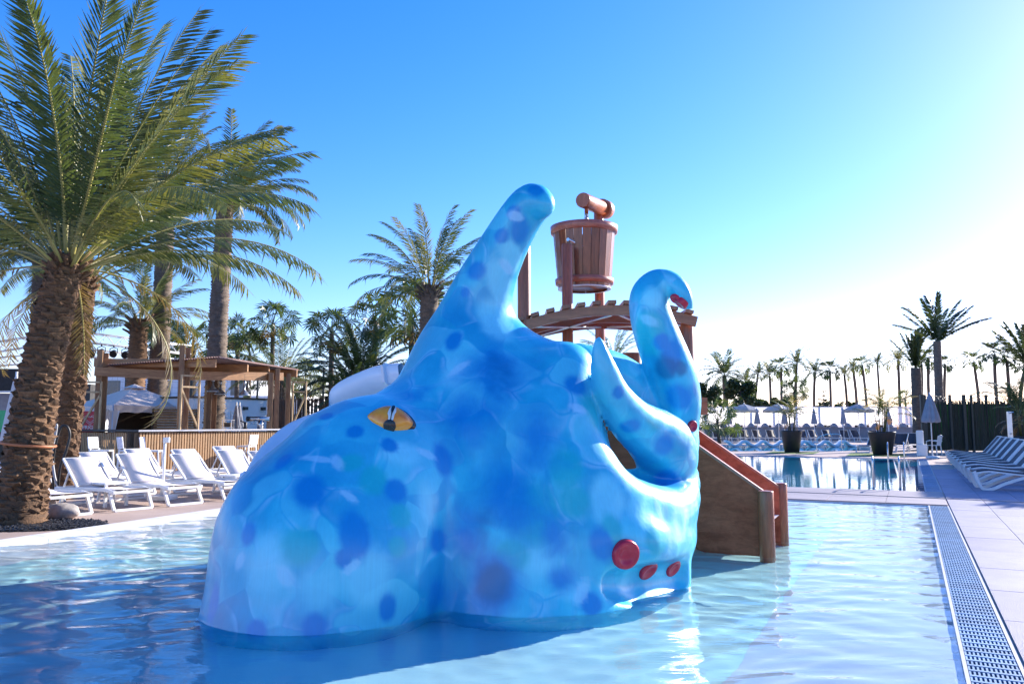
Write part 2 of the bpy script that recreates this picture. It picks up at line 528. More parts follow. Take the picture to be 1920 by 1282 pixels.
def octopus_field(P):
    # mantle (the big head towards the left)
    head = chain(P, [(590, 1200, 6.6, 206), (632, 1030, 6.75, 214), (700, 925, 6.95, 180), (775, 850, 7.25, 130)], 0.10)
    # body: a broad wall facing the pool
    body = chain(P, [(985, 1205, 7.15, 203), (965, 1000, 7.45, 215), (940, 850, 7.6, 195), (930, 770, 7.75, 140)], 0.12)
    body = smin(body, chain(P, [(930, 790, 7.7, 150), (1020, 716, 7.5, 74), (1060, 694, 7.35, 48)], 0.1), 0.25)
    wall = chain(P, [(1064, 700, 7.25, 42), (1052, 800, 7.0, 62), (1062, 900, 6.95, 85), (1100, 1000, 6.98, 105), (1050, 1180, 7.15, 165)], 0.1)
    body = smin(body, wall, 0.22)
    low = chain(P, [(1040, 1195, 7.2, 190), (1135, 1085, 7.6, 150), (1190, 990, 7.85, 112)], 0.1)
    body = smin(body, low, 0.15)
    d = smin(head, body, 0.17)
    # big raised arm
    arm = chain(P, [(880, 765, 7.75, 128), (880, 672, 7.75, 98), (889, 600, 7.7, 68), (908, 538, 7.6, 54), (940, 470, 7.5, 44), (975, 410, 7.4, 39), (1000, 380, 7.3, 34), (1020, 386, 7.2, 19)], 0.05, 3)
    d = smin(d, arm, 0.42)
    # recess behind the front rim, where the arms rise
    hollow = chain(P, [(1155, 690, 8.2, 40), (1165, 760, 8.1, 48), (1185, 845, 8.0, 42), (1235, 868, 8.0, 40)], 0.05)
    d = smax(d, -(hollow), 0.10)
    # front rim
    rim = chain(P, [(1085, 840, 6.95, 42), (1140, 922, 6.85, 48), (1215, 962, 7.15, 52), (1266, 950, 7.55, 40), (1288, 890, 8.0, 22)], 0.05, 3)
    d = smin(d, rim, 0.12)
    # curled arm with the pointed tip, in front of the recess
    a2 = chain(P, [(1122, 637, 6.85, 7), (1131, 688, 6.92, 22), (1149, 742, 7.05, 32), (1188, 792, 7.3, 42), (1240, 832, 7.65, 57), (1250, 870, 7.95, 53)], 0.04, 3)
    # arm behind, running across to the right
    a3 = chain(P, [(1085, 705, 8.6, 62), (1150, 708, 8.8, 46), (1205, 748, 8.9, 46), (1262, 800, 8.8, 42), (1262, 880, 8.5, 42)], 0.05, 3)
    # hooked arm
    a4 = chain(P, [(1275, 810, 8.75, 30), (1274, 752, 8.7, 38), (1259, 700, 8.65, 43), (1238, 645, 8.6, 41), (1221, 595, 8.55, 37), (1216, 555, 8.5, 32), (1232, 530, 8.5, 23), (1258, 532, 8.45, 20), (1279, 551, 8.4, 15), (1293, 577, 8.4, 5)], 0.04, 4)
    arms = smin(smin(a2, a3, 0.04), a4, 0.04)
    d = smin(d, arms, 0.04)
    # gap you can look through between the rim and the curled arm
    for Yg in (7.0, 7.5, 8.0, 8.5, 9.0, 9.5):
        g = chain(P, [(1126, 765, Yg, 8), (1144, 825, Yg, 24), (1182, 880, Yg, 18)], 0.02)
        d = smax(d, -g, 0.03)
    # low arm end carrying the suckers
    a5 = chain(P, [(1110, 985, 7.15, 88), (1172, 1012, 6.85, 60), (1222, 1016, 7.05, 48), (1264, 1008, 7.5, 40)], 0.05, 3)
    d = smin(d, a5, 0.09)
    under = chain(P, [(1150, 1096, 6.55, 26), (1215, 1098, 6.75, 36), (1290, 1085, 7.2, 34)], 0.1)
    d = smax(d, -under, 0.08)
    return d
def surface_net(f, origin, h):
    nx, ny, nz = f.shape
    s = f < 0
    cnt = np.zeros((nx - 1, ny - 1, nz - 1)); acc = np.zeros((nx - 1, ny - 1, nz - 1, 3))
    sl = lambda o: tuple(slice(o[i], o[i] + f.shape[i] - 1) for i in range(3))
    corners = [(i, j, k) for i in (0, 1) for j in (0, 1) for k in (0, 1)]
    for c in corners:
        for ax in range(3):
            if c[ax]: continue
            e = list(c); e[ax] = 1; e = tuple(e)
            f0, f1 = f[sl(c)], f[sl(e)]
            cr = s[sl(c)] != s[sl(e)]
            t = np.where(cr, f0 / np.where(cr, f0 - f1, 1), 0)
            for q in range(3):
                acc[..., q] += np.where(cr, c[q] + (t if q == ax else 0), 0)
            cnt += cr
    act = cnt > 0
    idx = -np.ones(act.shape, int); idx[act] = np.arange(act.sum())
    ijk = np.argwhere(act)
    verts = (ijk + acc[act] / cnt[act][:, None]) * h + origin
    quads = []
    for ax in range(3):
        a, b = [(1, 2), (2, 0), (0, 1)][ax]
        lo = [slice(1, -1)] * 3; lo[ax] = slice(0, -1)
        hi = [slice(1, -1)] * 3; hi[ax] = slice(1, None)
        cr = s[tuple(lo)] != s[tuple(hi)]
        pos = np.argwhere(cr)
        off = np.array([1, 1, 1]); off[ax] = 0
        pos = pos + off
        inside_first = s[tuple(pos.T)]
        def at(da, db):
            q = pos.copy(); q[:, a] -= da; q[:, b] -= db
            return idx[tuple(q.T)]
        qd = np.stack([at(1, 1), at(0, 1), at(0, 0), at(1, 0)], 1)
        qd[~inside_first] = qd[~inside_first][:, ::-1]
        quads.append(qd[(qd >= 0).all(1)])
    return verts, np.concatenate(quads)
h_ = 0.034
o_ = np.array((-2.75, 5.2, -0.40)); CF = 5
n_ = [int(k / h_) // CF * CF + 1 for k in (4.95, 4.6, 4.2)]
def grid_pts(idx): return (o_ + h_ * idx).astype(np.float32)
ci = np.stack(np.meshgrid(*[np.arange(0, k, CF) for k in n_], indexing='ij'), -1)
coarse = octopus_field(grid_pts(ci).reshape(-1, 3)).reshape(ci.shape[:3])
near = np.abs(coarse) < h_ * CF * 1.75                            # only cells close to the skin are worked out finely
fine = np.repeat(np.repeat(np.repeat(coarse, CF, 0), CF, 1), CF, 2)[:n_[0], :n_[1], :n_[2]].astype(np.float32)
nm_ = np.repeat(np.repeat(np.repeat(near, CF, 0), CF, 1), CF, 2)
off_ = CF // 2
nm_ = np.roll(np.roll(np.roll(nm_, -off_, 0), -off_, 1), -off_, 2) | nm_
nm_ = nm_[:n_[0], :n_[1], :n_[2]]
fi = np.argwhere(nm_)
fine[tuple(fi.T)] = octopus_field(grid_pts(fi))
ov, oq = surface_net(fine, o_, h_)
# paint: soft sprayed spots, each a place on the shell; broad deep ones partly paint in shade
bvh = BVHTree.FromPolygons([Vector(p) for p in ov], [tuple(q) for q in oq])
def hit(px, py):
    loc, nor, i, d = bvh.ray_cast(Vector((0, 0, EYE)), ray(px, py).normalized())
    return loc, nor
def paint(spots, power=1.0):
    out = np.zeros(len(ov))
    for s_ in spots:
        px, py, r = s_[:3]; asp = s_[3] if len(s_) > 3 else 1.0; ang = s_[4] if len(s_) > 4 else 0.0; st = s_[5] if len(s_) > 5 else 1.0
        loc, nor = hit(px, py)
        if loc is None: continue
        rr = r * loc.y / FPX * 1.25
        d = ov - np.array(loc)
        t1 = Vector((0, 0, 1)) - nor * nor.z
        t1.normalize(); t2 = nor.cross(t1)
        q1, q2 = d @ np.array(t1), d @ np.array(t2)
        c, s = math.cos(ang), math.sin(ang)
        e1, e2 = q1 * c + q2 * s, -q1 * s + q2 * c
        dd = np.sqrt((e1 / asp) ** 2 + e2 ** 2 + (d @ np.array(nor)) ** 2 * 0.5)
        out = np.maximum(out, st * np.clip(1.25 - dd / rr, 0, 1) ** 1.2)
    return np.clip(out, 0, 1)
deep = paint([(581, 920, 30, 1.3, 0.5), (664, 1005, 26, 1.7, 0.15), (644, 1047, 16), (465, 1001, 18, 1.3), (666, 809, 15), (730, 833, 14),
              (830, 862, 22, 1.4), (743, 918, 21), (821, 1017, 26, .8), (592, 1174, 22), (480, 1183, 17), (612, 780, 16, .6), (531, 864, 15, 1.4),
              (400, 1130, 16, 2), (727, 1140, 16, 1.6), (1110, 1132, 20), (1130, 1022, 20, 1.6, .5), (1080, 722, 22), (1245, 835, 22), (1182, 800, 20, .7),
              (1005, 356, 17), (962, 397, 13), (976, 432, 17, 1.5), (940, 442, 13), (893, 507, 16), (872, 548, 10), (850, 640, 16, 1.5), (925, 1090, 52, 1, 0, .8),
              (1240, 640, 14), (1275, 745, 24), (1262, 668, 18, 1.6), (1160, 735, 12), (930, 700, 70, 1, 0, .55), (880, 780, 60, 1.3, .6, .5), (1010, 830, 60, 1.2, 0, .45),  # broad weaker body patches: deep blue paint plus some body shade as colour
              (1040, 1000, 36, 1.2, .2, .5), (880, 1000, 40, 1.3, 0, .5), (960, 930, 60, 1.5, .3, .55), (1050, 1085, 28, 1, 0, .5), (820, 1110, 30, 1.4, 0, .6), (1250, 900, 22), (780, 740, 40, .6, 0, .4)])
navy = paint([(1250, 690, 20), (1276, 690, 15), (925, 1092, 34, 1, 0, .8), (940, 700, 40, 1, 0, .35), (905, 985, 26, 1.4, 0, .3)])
teal = paint([(563, 1025, 32), (751, 968, 22), (745, 1023, 18), (655, 868, 22, .8), (1000, 960, 46, 1.2), (1235, 1012, 26), (1150, 1000, 20, 1.6), (1075, 940, 30),
              (1215, 625, 26, 1.5), (1100, 650, 16), (700, 900, 26), (1060, 880, 30, 1.5), (960, 1040, 30), (1110, 770, 22, 1.6), (1225, 780, 22)])
pale = paint([(500, 1060, 50, 1, 0, .7), (690, 1080, 44, 1.2, 0, .8), (600, 1100, 44, 1.3, 0, .6), (1180, 660, 22, 1.5), (1010, 1050, 40, .8, 0, .6), (1140, 940, 34, 1.2), (940, 540, 24, 2.0, .35), (960, 480, 20, 1.6, .4),
              (930, 600, 30, 1.6, .2), (760, 850, 40, .7, 0, .7), (800, 940, 26, 1.6, 0, .6), (1190, 690, 14), (1200, 960, 34, .8, 0, .7), (1270, 930, 22, 2), (1225, 560, 18), (1150, 840, 20, 1.6), (1075, 1110, 30, .6, 0, .7), (850, 700, 30, 2, .4, .5)])
flick = paint([(598, 860, 7, 5, 1.45), (632, 866, 10, 2.0, 0.5), (655, 930, 6, 3, 0.9), (800, 850, 8, 3, 1.1), (535, 1080, 12, 1.5, 0.7), (450, 1050, 11, 1.8, -0.4), (660, 1062, 7, 3, -0.9), (950, 500, 8, 2.2, 0.8), (965, 405, 8, 2, 1.2),
               (860, 690, 7, 3, -0.8), (1085, 765, 9, 2, 1.2), (1090, 1112, 9, 2.5, -0.7), (1165, 705, 7, 2.4, 0.3), (1215, 600, 8, 2, 1.1), (1235, 955, 7, 3, 0.2)])
def octopus_material():
    m, nt, b = newmat('sprayed_octopus_shell')
    tc = N(nt, 'ShaderNodeTexCoord')
    wob = N(nt, 'ShaderNodeTexNoise', Scale=3.6, Detail=0.0); nt.links.new(tc.outputs['Object'], wob.inputs['Vector'])
    wsc = N(nt, 'ShaderNodeVectorMath', operation='MULTIPLY_ADD'); wsc.inputs[1].default_value = (0.26, 0.26, 0.26)
    nt.links.new(wob.outputs['Color'], wsc.inputs[0]); nt.links.new(tc.outputs['Object'], wsc.inputs[2])
    n1 = N(nt, 'ShaderNodeTexNoise', Scale=1.5, Detail=4.0, Roughness=0.55); nt.links.new(tc.outputs['Object'], n1.inputs['Vector'])
    base = ramp(nt, n1.outputs[0], [(0.30, (0.009, 0.30, 0.54)), (0.48, (0.020, 0.45, 0.68)), (0.62, (0.05, 0.58, 0.78)), (0.80, (0.13, 0.71, 0.83))]).outputs[0]
    n2 = N(nt, 'ShaderNodeTexNoise', Scale=3.4, Detail=3.0); nt.links.new(wsc.outputs[0], n2.inputs['Vector'])
    f2 = ramp(nt, n2.outputs[0], [(0.55, (0, 0, 0)), (0.75, (0.55,) * 3)]).outputs[0]
    base = mixc(nt, f2, base, (0.05, 0.47, 0.72))
    # cell outlines sprayed over the shell
    vo = N(nt, 'ShaderNodeTexVoronoi', feature='DISTANCE_TO_EDGE', Scale=2.9, Randomness=1.0); nt.links.new(wsc.outputs[0], vo.inputs['Vector'])
    cell = N(nt, 'ShaderNodeTexVoronoi', feature='F1', Scale=2.9, Randomness=1.0); nt.links.new(wsc.outputs[0], cell.inputs['Vector'])
    sepc = N(nt, 'ShaderNodeSeparateColor'); nt.links.new(cell.outputs['Color'], sepc.inputs[0])
    glow = ramp(nt, vo.outputs['Distance'], [(0.0, (0.1,) * 3), (0.045, (0.62,) * 3), (0.16, (0, 0, 0))], 'EASE').outputs[0]
    pick = ramp(nt, sepc.outputs[0], [(0.35, (0, 0, 0)), (0.8, (0.75,) * 3)]).outputs[0]
    nsel = N(nt, 'ShaderNodeTexNoise', Scale=4.0); nt.links.new(tc.outputs['Object'], nsel.inputs['Vector'])
    psel = ramp(nt, nsel.outputs[0], [(0.45, (0, 0, 0)), (0.62, (1, 1, 1))]).outputs[0]
    gl = mixc(nt, 1.0, mixc(nt, 1.0, glow, pick, 'MULTIPLY'), psel, 'MULTIPLY')
    scl = N(nt, 'ShaderNodeTexVoronoi', feature='SMOOTH_F1', Scale=2.9, Randomness=1.0, Smoothness=0.18); nt.links.new(wsc.outputs[0], scl.inputs['Vector'])
    ssp = N(nt, 'ShaderNodeSeparateColor'); nt.links.new(scl.outputs['Color'], ssp.inputs[0])
    lite = ramp(nt, ssp.outputs[1], [(0.5, (0, 0, 0)), (0.85, (0.5,) * 3)]).outputs[0]
    base = mixc(nt, lite, base, (0.15, 0.71, 0.86))
    dark_ = ramp(nt, ssp.outputs[2], [(0.55, (0, 0, 0)), (0.9, (0.55,) * 3)]).outputs[0]
    base = mixc(nt, dark_, base, (0.008, 0.29, 0.60))
    base = mixc(nt, gl, base, (0.36, 0.70, 0.94))
    line = ramp(nt, vo.outputs['Distance'], [(0.0, (0.22,) * 3), (0.05, (0, 0, 0))], 'EASE').outputs[0]
    base = mixc(nt, mixc(nt, 1.0, line, pick, 'MULTIPLY'), base, (0.01, 0.25, 0.68))
    def att(name, col, k):
        nonlocal base
        a = N(nt, 'ShaderNodeAttribute', attribute_name=name)
        mm = N(nt, 'ShaderNodeMath', operation='MULTIPLY'); mm.inputs[1].default_value = k
        # wobble the edge of each spot a little
        ad = N(nt, 'ShaderNodeMath', operation='MULTIPLY_ADD'); ad.inputs[1].default_value = 1.25
        sb = N(nt, 'ShaderNodeMath', operation='MULTIPLY_ADD'); sb.inputs[1].default_value = 1.0; sb.inputs[2].default_value = -0.52
        nt.links.new(n2.outputs[0], sb.inputs[0])
        nt.links.new(a.outputs['Fac'], ad.inputs[0]); nt.links.new(sb.outputs[0], ad.inputs[2])
        cl = N(nt, 'ShaderNodeMath', operation='MULTIPLY', use_clamp=True); cl.inputs[1].default_value = 1.0
        nt.links.new(ad.outputs[0], cl.inputs[0])
        gate = N(nt, 'ShaderNodeMath', operation='GREATER_THAN'); gate.inputs[1].default_value = 0.001
        nt.links.new(a.outputs['Fac'], gate.inputs[0])
        g2 = N(nt, 'ShaderNodeMath', operation='MULTIPLY'); nt.links.new(cl.outputs[0], g2.inputs[0]); nt.links.new(gate.outputs[0], g2.inputs[1])
        smo = N(nt, 'ShaderNodeMapRange', interpolation_type='SMOOTHSTEP'); smo.inputs['From Min'].default_value = 0.0; smo.inputs['From Max'].default_value = 0.75
        nt.links.new(g2.outputs[0], smo.inputs['Value']); nt.links.new(smo.outputs[0], mm.inputs[0])
        base = mixc(nt, mm.outputs[0], base, col)
    att('pale', (0.22, 0.74, 0.90), 0.8)
    att('teal', (0.012, 0.48, 0.56), 0.85)
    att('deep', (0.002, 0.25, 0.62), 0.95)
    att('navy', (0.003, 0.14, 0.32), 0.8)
    att('flick', (0.42, 0.74, 0.93), 0.6)
    # fine vertical runs of the spray and scuffs
    st = N(nt, 'ShaderNodeMapping'); st.inputs['Scale'].default_value = (60, 60, 1.6)
    nt.links.new(tc.outputs['Object'], st.inputs[0])
    n4 = N(nt, 'ShaderNodeTexNoise', Scale=1.0, Detail=2.0); nt.links.new(st.outputs[0], n4.inputs['Vector'])
    r4 = ramp(nt, n4.outputs[0], [(0.3, (0.96,) * 3), (0.7, (1.02,) * 3)]).outputs[0]
    base = mixc(nt, 1.0, base, r4, 'MULTIPLY')
    nt.links.new(base, b.inputs['Base Color'])
    b.inputs['Roughness'].default_value = 0.36
    b.inputs['Coat Weight'].default_value = 0.25
    b.inputs['Coat Roughness'].default_value = 0.12
    n5 = N(nt, 'ShaderNodeTexNoise', Scale=7.0, Detail=3.0); nt.links.new(tc.outputs['Object'], n5.inputs['Vector'])
    bp = N(nt, 'ShaderNodeBump', Strength=0.10, Distance=0.05); nt.links.new(n5.outputs[0], bp.inputs['Height']); nt.links.new(bp.outputs[0], b.inputs['Normal'])
    return m
M['octopus'] = octopus_material()
octo = tag(empty('octopus_figure', (-0.2, 7.2, FLOOR_Z)), 'giant blue spotted octopus climbing figure rising from the shallow pool', 'octopus')
ome = np_mesh('body', ov - np.array(octo.location), oq, M['octopus'])
for nm, arr in (('deep', deep), ('navy', navy), ('teal', teal), ('pale', pale), ('flick', flick)):
    at_ = ome.attributes.new(nm, 'FLOAT', 'POINT'); at_.data.foreach_set('value', arr.astype(np.float32))
body = put('body', ome, octo)
# ------------------------------------------------------------------ octopus: eyes, suckers
OL = Vector(octo.location)
def frame_at(px, py, roll=0.0):
    loc, nor = hit(px, py)
    x = Vector((1, 0, 0)); x = (x - nor * x.dot(nor)).normalized(); y = nor.cross(x)
    c, s = math.cos(roll), math.sin(roll)
    x, y = x * c + y * s, y * c - x * s
    return loc, Matrix((x, y, nor)).transposed()
def eye_iris_material():
    m, nt, b = newmat('orange_iris')
    tc = N(nt, 'ShaderNodeTexCoord')
    gr = N(nt, 'ShaderNodeTexNoise', Scale=9.0, Detail=5.0); nt.links.new(tc.outputs['Object'], gr.inputs['Vector'])
    rp = ramp(nt, gr.outputs[0], [(0.3, (0.75, 0.16, 0.008)), (0.5, (0.98, 0.30, 0.012)), (0.7, (1.0, 0.40, 0.02))])
    nt.links.new(rp.outputs[0], b.inputs['Base Color']); b.inputs['Roughness'].default_value = 0.2; b.inputs['Coat Weight'].default_value = 0.7
    return m
M['iris'] = eye_iris_material()
M['gloss_black'] = plain('gloss_black', (0.012, 0.014, 0.016), 0.2, var=0.2)
M['eye_white'] = plain('eye_highlight', (0.75, 0.78, 0.74), 0.3, var=0.08)
def almond(t, w, h):                                            # outline of the lid opening
    s = math.sin(t); c = math.cos(t)
    return c * w, math.copysign(abs(s) ** 1.15, s) * h * (1.0 - 0.25 * c * c)
def make_eye(loc, nor, w, h, roll):
    x = Vector((1, 0, 0)); x = (x - nor * x.dot(nor)).normalized(); y = nor.cross(x)
    c, s = math.cos(roll), math.sin(roll)
    F = Matrix((x * c + y * s, y * c - x * s, nor)).transposed()
    loc = loc + nor * 0.004
    n = 40
    def dome(scale, z0, z1, rings=6):
        vs_, fs = [], []
        for r_ in range(rings + 1):
            k = 1 - r_ / rings
            for i in range(n):
                x, y = almond(2 * math.pi * i / n, w * scale, h * scale)
                z = z0 + (z1 - z0) * math.sqrt(max(0, 1 - k * k))
                vs_.append((x * k, y * k, z))
        for r_ in range(rings):
            for i in range(n):
                fs.append((r_ * n + i, r_ * n + (i + 1) % n, (r_ + 1) * n + (i + 1) % n, (r_ + 1) * n + i))
        return vs_, fs
    def tf(vs_): return [Vector(loc) - OL + F @ Vector(p) for p in vs_]
    v1, f1 = dome(1.13, -0.05, 0.020)
    rim_ = MB().raw(tf(v1), f1, True).build('eyelid', M['gloss_black'], octo)
    v1, f1 = dome(1.0, -0.02, 0.075)
    e = MB().raw(tf(v1), f1, True).build('eye', M['iris'], octo)
    zz = lambda x, y: 0.002 + (-0.02 + 0.095 * math.sqrt(max(0, 1 - (x / w) ** 2 - (y / h) ** 2)))
    def patch(poly, lift):
        vs_, fs = [], []
        m_ = len(poly)
        for r_ in range(5):
            k = 1 - r_ / 4.0
            for (x, y) in poly:
                cx = sum(p[0] for p in poly) / m_; cyy = sum(p[1] for p in poly) / m_
                xx = cx + (x - cx) * k; yy = cyy + (y - cyy) * k
                vs_.append((xx, yy, zz(xx, yy) + lift))
        for r_ in range(4):
            for i in range(m_): fs.append((r_ * m_ + i, r_ * m_ + (i + 1) % m_, (r_ + 1) * m_ + (i + 1) % m_, (r_ + 1) * m_ + i))
        return MB().raw(tf(vs_), fs, True)
    sl = [(w * 0.12 * math.cos(t) * (0.55 + 0.45 * abs(math.sin(t))) + w * 0.10, h * 0.88 * math.sin(t)) for t in [2 * math.pi * i / 24 for i in range(24)]]
    up = [(w * 0.10 + x, y) for x, y in [(-w * .20, h * .80), (-w * .10, h * .10), (0, -h * .10), (w * .08, h * .1), (w * .13, h * .84)]]
    patch([(w * 0.10 + w * 0.17 * math.cos(t) * (1.0 if math.sin(t) > 0 else .7), h * 0.1 + h * 0.72 * math.sin(t)) for t in [2 * math.pi * i / 24 for i in range(24)]], 0.003).build('eye_glint', M['eye_white'], e)
    patch([(w * 0.10 + w * (0.02 + 0.11 * max(0, math.sin(t))) * math.cos(t) * 1.0, h * 0.12 + h * 0.76 * math.sin(t)) for t in [2 * math.pi * i / 24 for i in range(24)]], 0.007).build('pupil', M['gloss_black'], e)
    patch([(w * 0.10 + w * 0.26 * math.cos(t), -h * 0.62 + h * 0.34 * math.sin(t)) for t in [2 * math.pi * i / 24 for i in range(24)]], 0.008).build('pupil', M['gloss_black'], e)
el_, en_ = hit(730, 787)
make_eye(el_, (en_ * 0.45 + Vector((-0.05, -1, 0.12)) * 0.55).normalized(), 0.190, 0.132, -0.10)
fl_, fn_, *_ = bvh.find_nearest(A(600, 772, 7.75))
make_eye(fl_, (fn_ * 0.6 + Vector((-0.5, 0.7, 0.5)) * 0.4).normalized(), 0.20, 0.12, 0.3)
M['red'] = plain('red_sucker', (0.62, 0.02, 0.05), 0.3, var=0.15, scale=8)
def sucker(loc, F, r, depth=0.042):
    prof = [(r * 1.0, -0.04), (r * 1.03, 0.008), (r * 0.99, depth * 0.7), (r * 0.88, depth), (r * 0.74, depth * 0.96), (r * 0.58, depth * 0.72), (r * 0.44, depth * 0.42), (r * 0.2, depth * 0.34), (0.0005, depth * 0.32)]
    MB().lathe(prof, 28, Vector(loc) - OL, F).build('sucker', M['red'], octo)
for px, py, r in ((1172, 1038, 0.118),):
    loc, F = frame_at(px, py)
    if loc is not None: sucker(loc, F, r)
def near_normal(p):
    loc, nor, *_ = bvh.find_nearest(Vector(p))
    x = Vector((1, 0, 0)); x = (x - nor * x.dot(nor)).normalized()
    return loc, Matrix((x, nor.cross(x), nor)).transposed()
for px, py, Y, r in ((1216, 1062, 6.98, 0.095), (1256, 1052, 7.30, 0.085), (1272, 566, 8.38, 0.075), (1262, 556, 8.36, 0.055), (1290, 790, 8.6, 0.06), (1200, 757, 7.9, 0.035), (1222, 757, 7.9, 0.035), (1246, 762, 7.9, 0.035)):
    loc, F = near_normal(A(px, py + 8, Y))
    sucker(loc, F, r, 0.025)
# white flume behind the mantle
M['gel_white'] = plain('white_gelcoat', (0.78, 0.80, 0.86), 0.25, var=0.05, scale=2, dirt=0.1)
fl = tag(empty('water_slide', (-1.3, 9.0, FLOOR_Z)), 'white moulded flume curving down behind the blue octopus head', 'slide')
FO = Vector(fl.location)
path = [A(812, 716, 8.6), A(770, 722, 9.0), A(716, 740, 9.3), A(662, 765, 9.5), A(612, 800, 9.5), A(575, 850, 9.3), A(552, 920, 9.0), A(550, 985, 8.7)]
path = [Vector(p) for p in catmull([tuple(q) for q in path], 4)]
m = MB(); secs = []
for i, p in enumerate(path):
    d = (path[min(i + 1, len(path) - 1)] - path[max(0, i - 1)]); d.z = 0; d.normalize(); s_ = Vector((d.y, -d.x, 0))
    wv_ = 0.42 + 0.14 * math.sin(min(1, i / 8) * 1.57)
    prof = [(-1.0, 0.20), (-0.92, 0.24), (-0.80, 0.20), (-0.62, 0.02), (0, -0.10), (0.62, 0.02), (0.80, 0.20), (0.92, 0.24), (1.0, 0.20), (0.95, -0.02), (0.6, -0.18), (0, -0.24), (-0.6, -0.18), (-0.95, -0.02)]
    secs.append([p - FO + s_ * a * wv_ + Vector((0, 0, b * 0.75 + 0.01)) for a, b in prof])
k = len(secs[0])
m.raw([q for s_ in secs for q in s_], [(i * k + j, i * k + (j + 1) % k, (i + 1) * k + (j + 1) % k, (i + 1) * k + j) for i in range(len(secs) - 1) for j in range(k)], True)
m.build('chute', M['gel_white'], fl)
for i in (2, 24):                                         # moulded joint flanges with bolts
    s_ = secs[i]; c = sum(s_, Vector()) / k
    d = (path[i + 1] - path[i - 1]).normalized() * 0.03
    ring = [c + (q - c) * 1.07 for q in s_]
    m = MB(); m.raw([q - d for q in ring] + [q + d for q in ring], [(j, (j + 1) % k, k + (j + 1) % k, k + j) for j in range(k)] + [tuple(range(k - 1, -1, -1)), tuple(range(k, 2 * k))])
    fg = m.build('flange', M['gel_white'], fl)
for i in (8, 20):
    p = path[i] - FO
    MB().tube([(p.x, p.y, 0), (p.x, p.y, p.z - 0.12)], 0.06, 10).build('support_post', M['steel'], fl)

# ------------------------------------------------------------------ play tower with tipping bucket
tower = tag(empty('play_tower', (1.2, 11.2, FLOOR_Z)), 'brown timber play tower with slatted roof behind the octopus', 'play tower')
TL = Vector(tower.location)
def post(px, Y, ztop, r, name='post', parent=tower, zb=FLOOR_Z):
    p = A(px, 700, Y)
    c = Vector((p.x, p.y, 0)) - Vector(parent.location)
    mb = MB()
    zs = [zb, (zb + ztop) / 2, ztop - 0.012, ztop]
    mb.tube([(0, 0, z) for z in zs], [r, r, r, r * 0.93], 20)
    return mb.build(name, M['play_wood'], parent, loc=(c.x, c.y, -parent.location.z))
def zat(px, py, Y): return A(px, py, Y).z
post(983, 10.3, zat(983, 449, 10.3), 0.085)
post(1065, 11.3, zat(1065, 458, 11.3), 0.078)
post(1126, 12.5, zat(1126, 378, 12.5), 0.078)
post(1290, 10.4, zat(1290, 586, 10.4), 0.085)
post(1185, 11.0, zat(1185, 662, 11.0), 0.15)
post(1214, 12.3, zat(1214, 610, 12.3), 0.08)
c = A(983, 449, 10.3) - TL
MB().lathe([(0.0005, 0.02), (0.105, 0.015), (0.11, 0), (0.105, -0.015), (0.0005, -0.02)], 20, (c.x, c.y, c.z - 0.02)).build('post_cap', M['steel'], tower)
# arched slatted roof
def roof_z(x):
    t = (x - 1.35) / 1.45
    return 2.97 - 0.30 * t * t
for Y in (10.25, 11.0, 11.75):                                   # arched beams
    m = MB(); xs = [(-0.12 if Y < 11 else -0.05) + 2.5 * i / 14 for i in range(15)]
    for a, b in zip(xs[:-1], xs[1:]):
        m.bar(Vector((a, Y, roof_z(a) - 0.07)) - TL, Vector((b, Y, roof_z(b) - 0.07)) - TL, 0.06, 0.13)
    m.build('roof_beam', M['play_wood_x'], tower)
rs = MB().box((0, 0, 0), (0.105, 1.7, 0.045)).mesh('roof_slat', M['play_wood'])
for i in range(13):
    x = -0.10 + i * 0.198
    o = put('roof_slat', rs, tower, loc=Vector((x, 11.0, roof_z(x) + 0.026)) - TL, rot=(0, math.atan(0.60 * (x - 1.35) / 1.45 / 1.45), 0))
for (x0, y0, x1, y1) in ((0.3, 10.35, 1.3, 11.65), (1.3, 10.35, 0.3, 11.65), (1.4, 10.35, 2.3, 11.65), (2.3, 10.35, 1.4, 11.65)):
    MB().tube([Vector((x0, y0, roof_z(x0) - 0.12)) - TL, Vector((x1, y1, roof_z(x1) - 0.12)) - TL], 0.014, 6).build('tie_rod', M['alu'], tower)
# platform and steps behind the octopus, in the same timber
m = MB()
pl_z = 1.75
for i in range(9):
    MB().box((0, 0, 0), (0.25, 1.4, 0.05)).build('platform_board', M['play_wood'], tower, loc=Vector((0.2 + i * 0.27, 10.9, pl_z)) - TL)
for Y in (10.3, 11.5):
    MB().box((0, 0, 0), (2.4, 0.08, 0.16)).build('platform_beam', M['play_wood_x'], tower, loc=Vector((1.3, Y, pl_z - 0.11)) - TL)
# wall boards of the tower seen through the gap beside the arms
for i in range(6):
    MB().box((0, 0, 0), (0.19, 0.035, 1.5)).build('wall_board', M['play_wood'], tower, loc=Vector((1.0 + i * 0.2, 10.15, 0.85)) - TL)
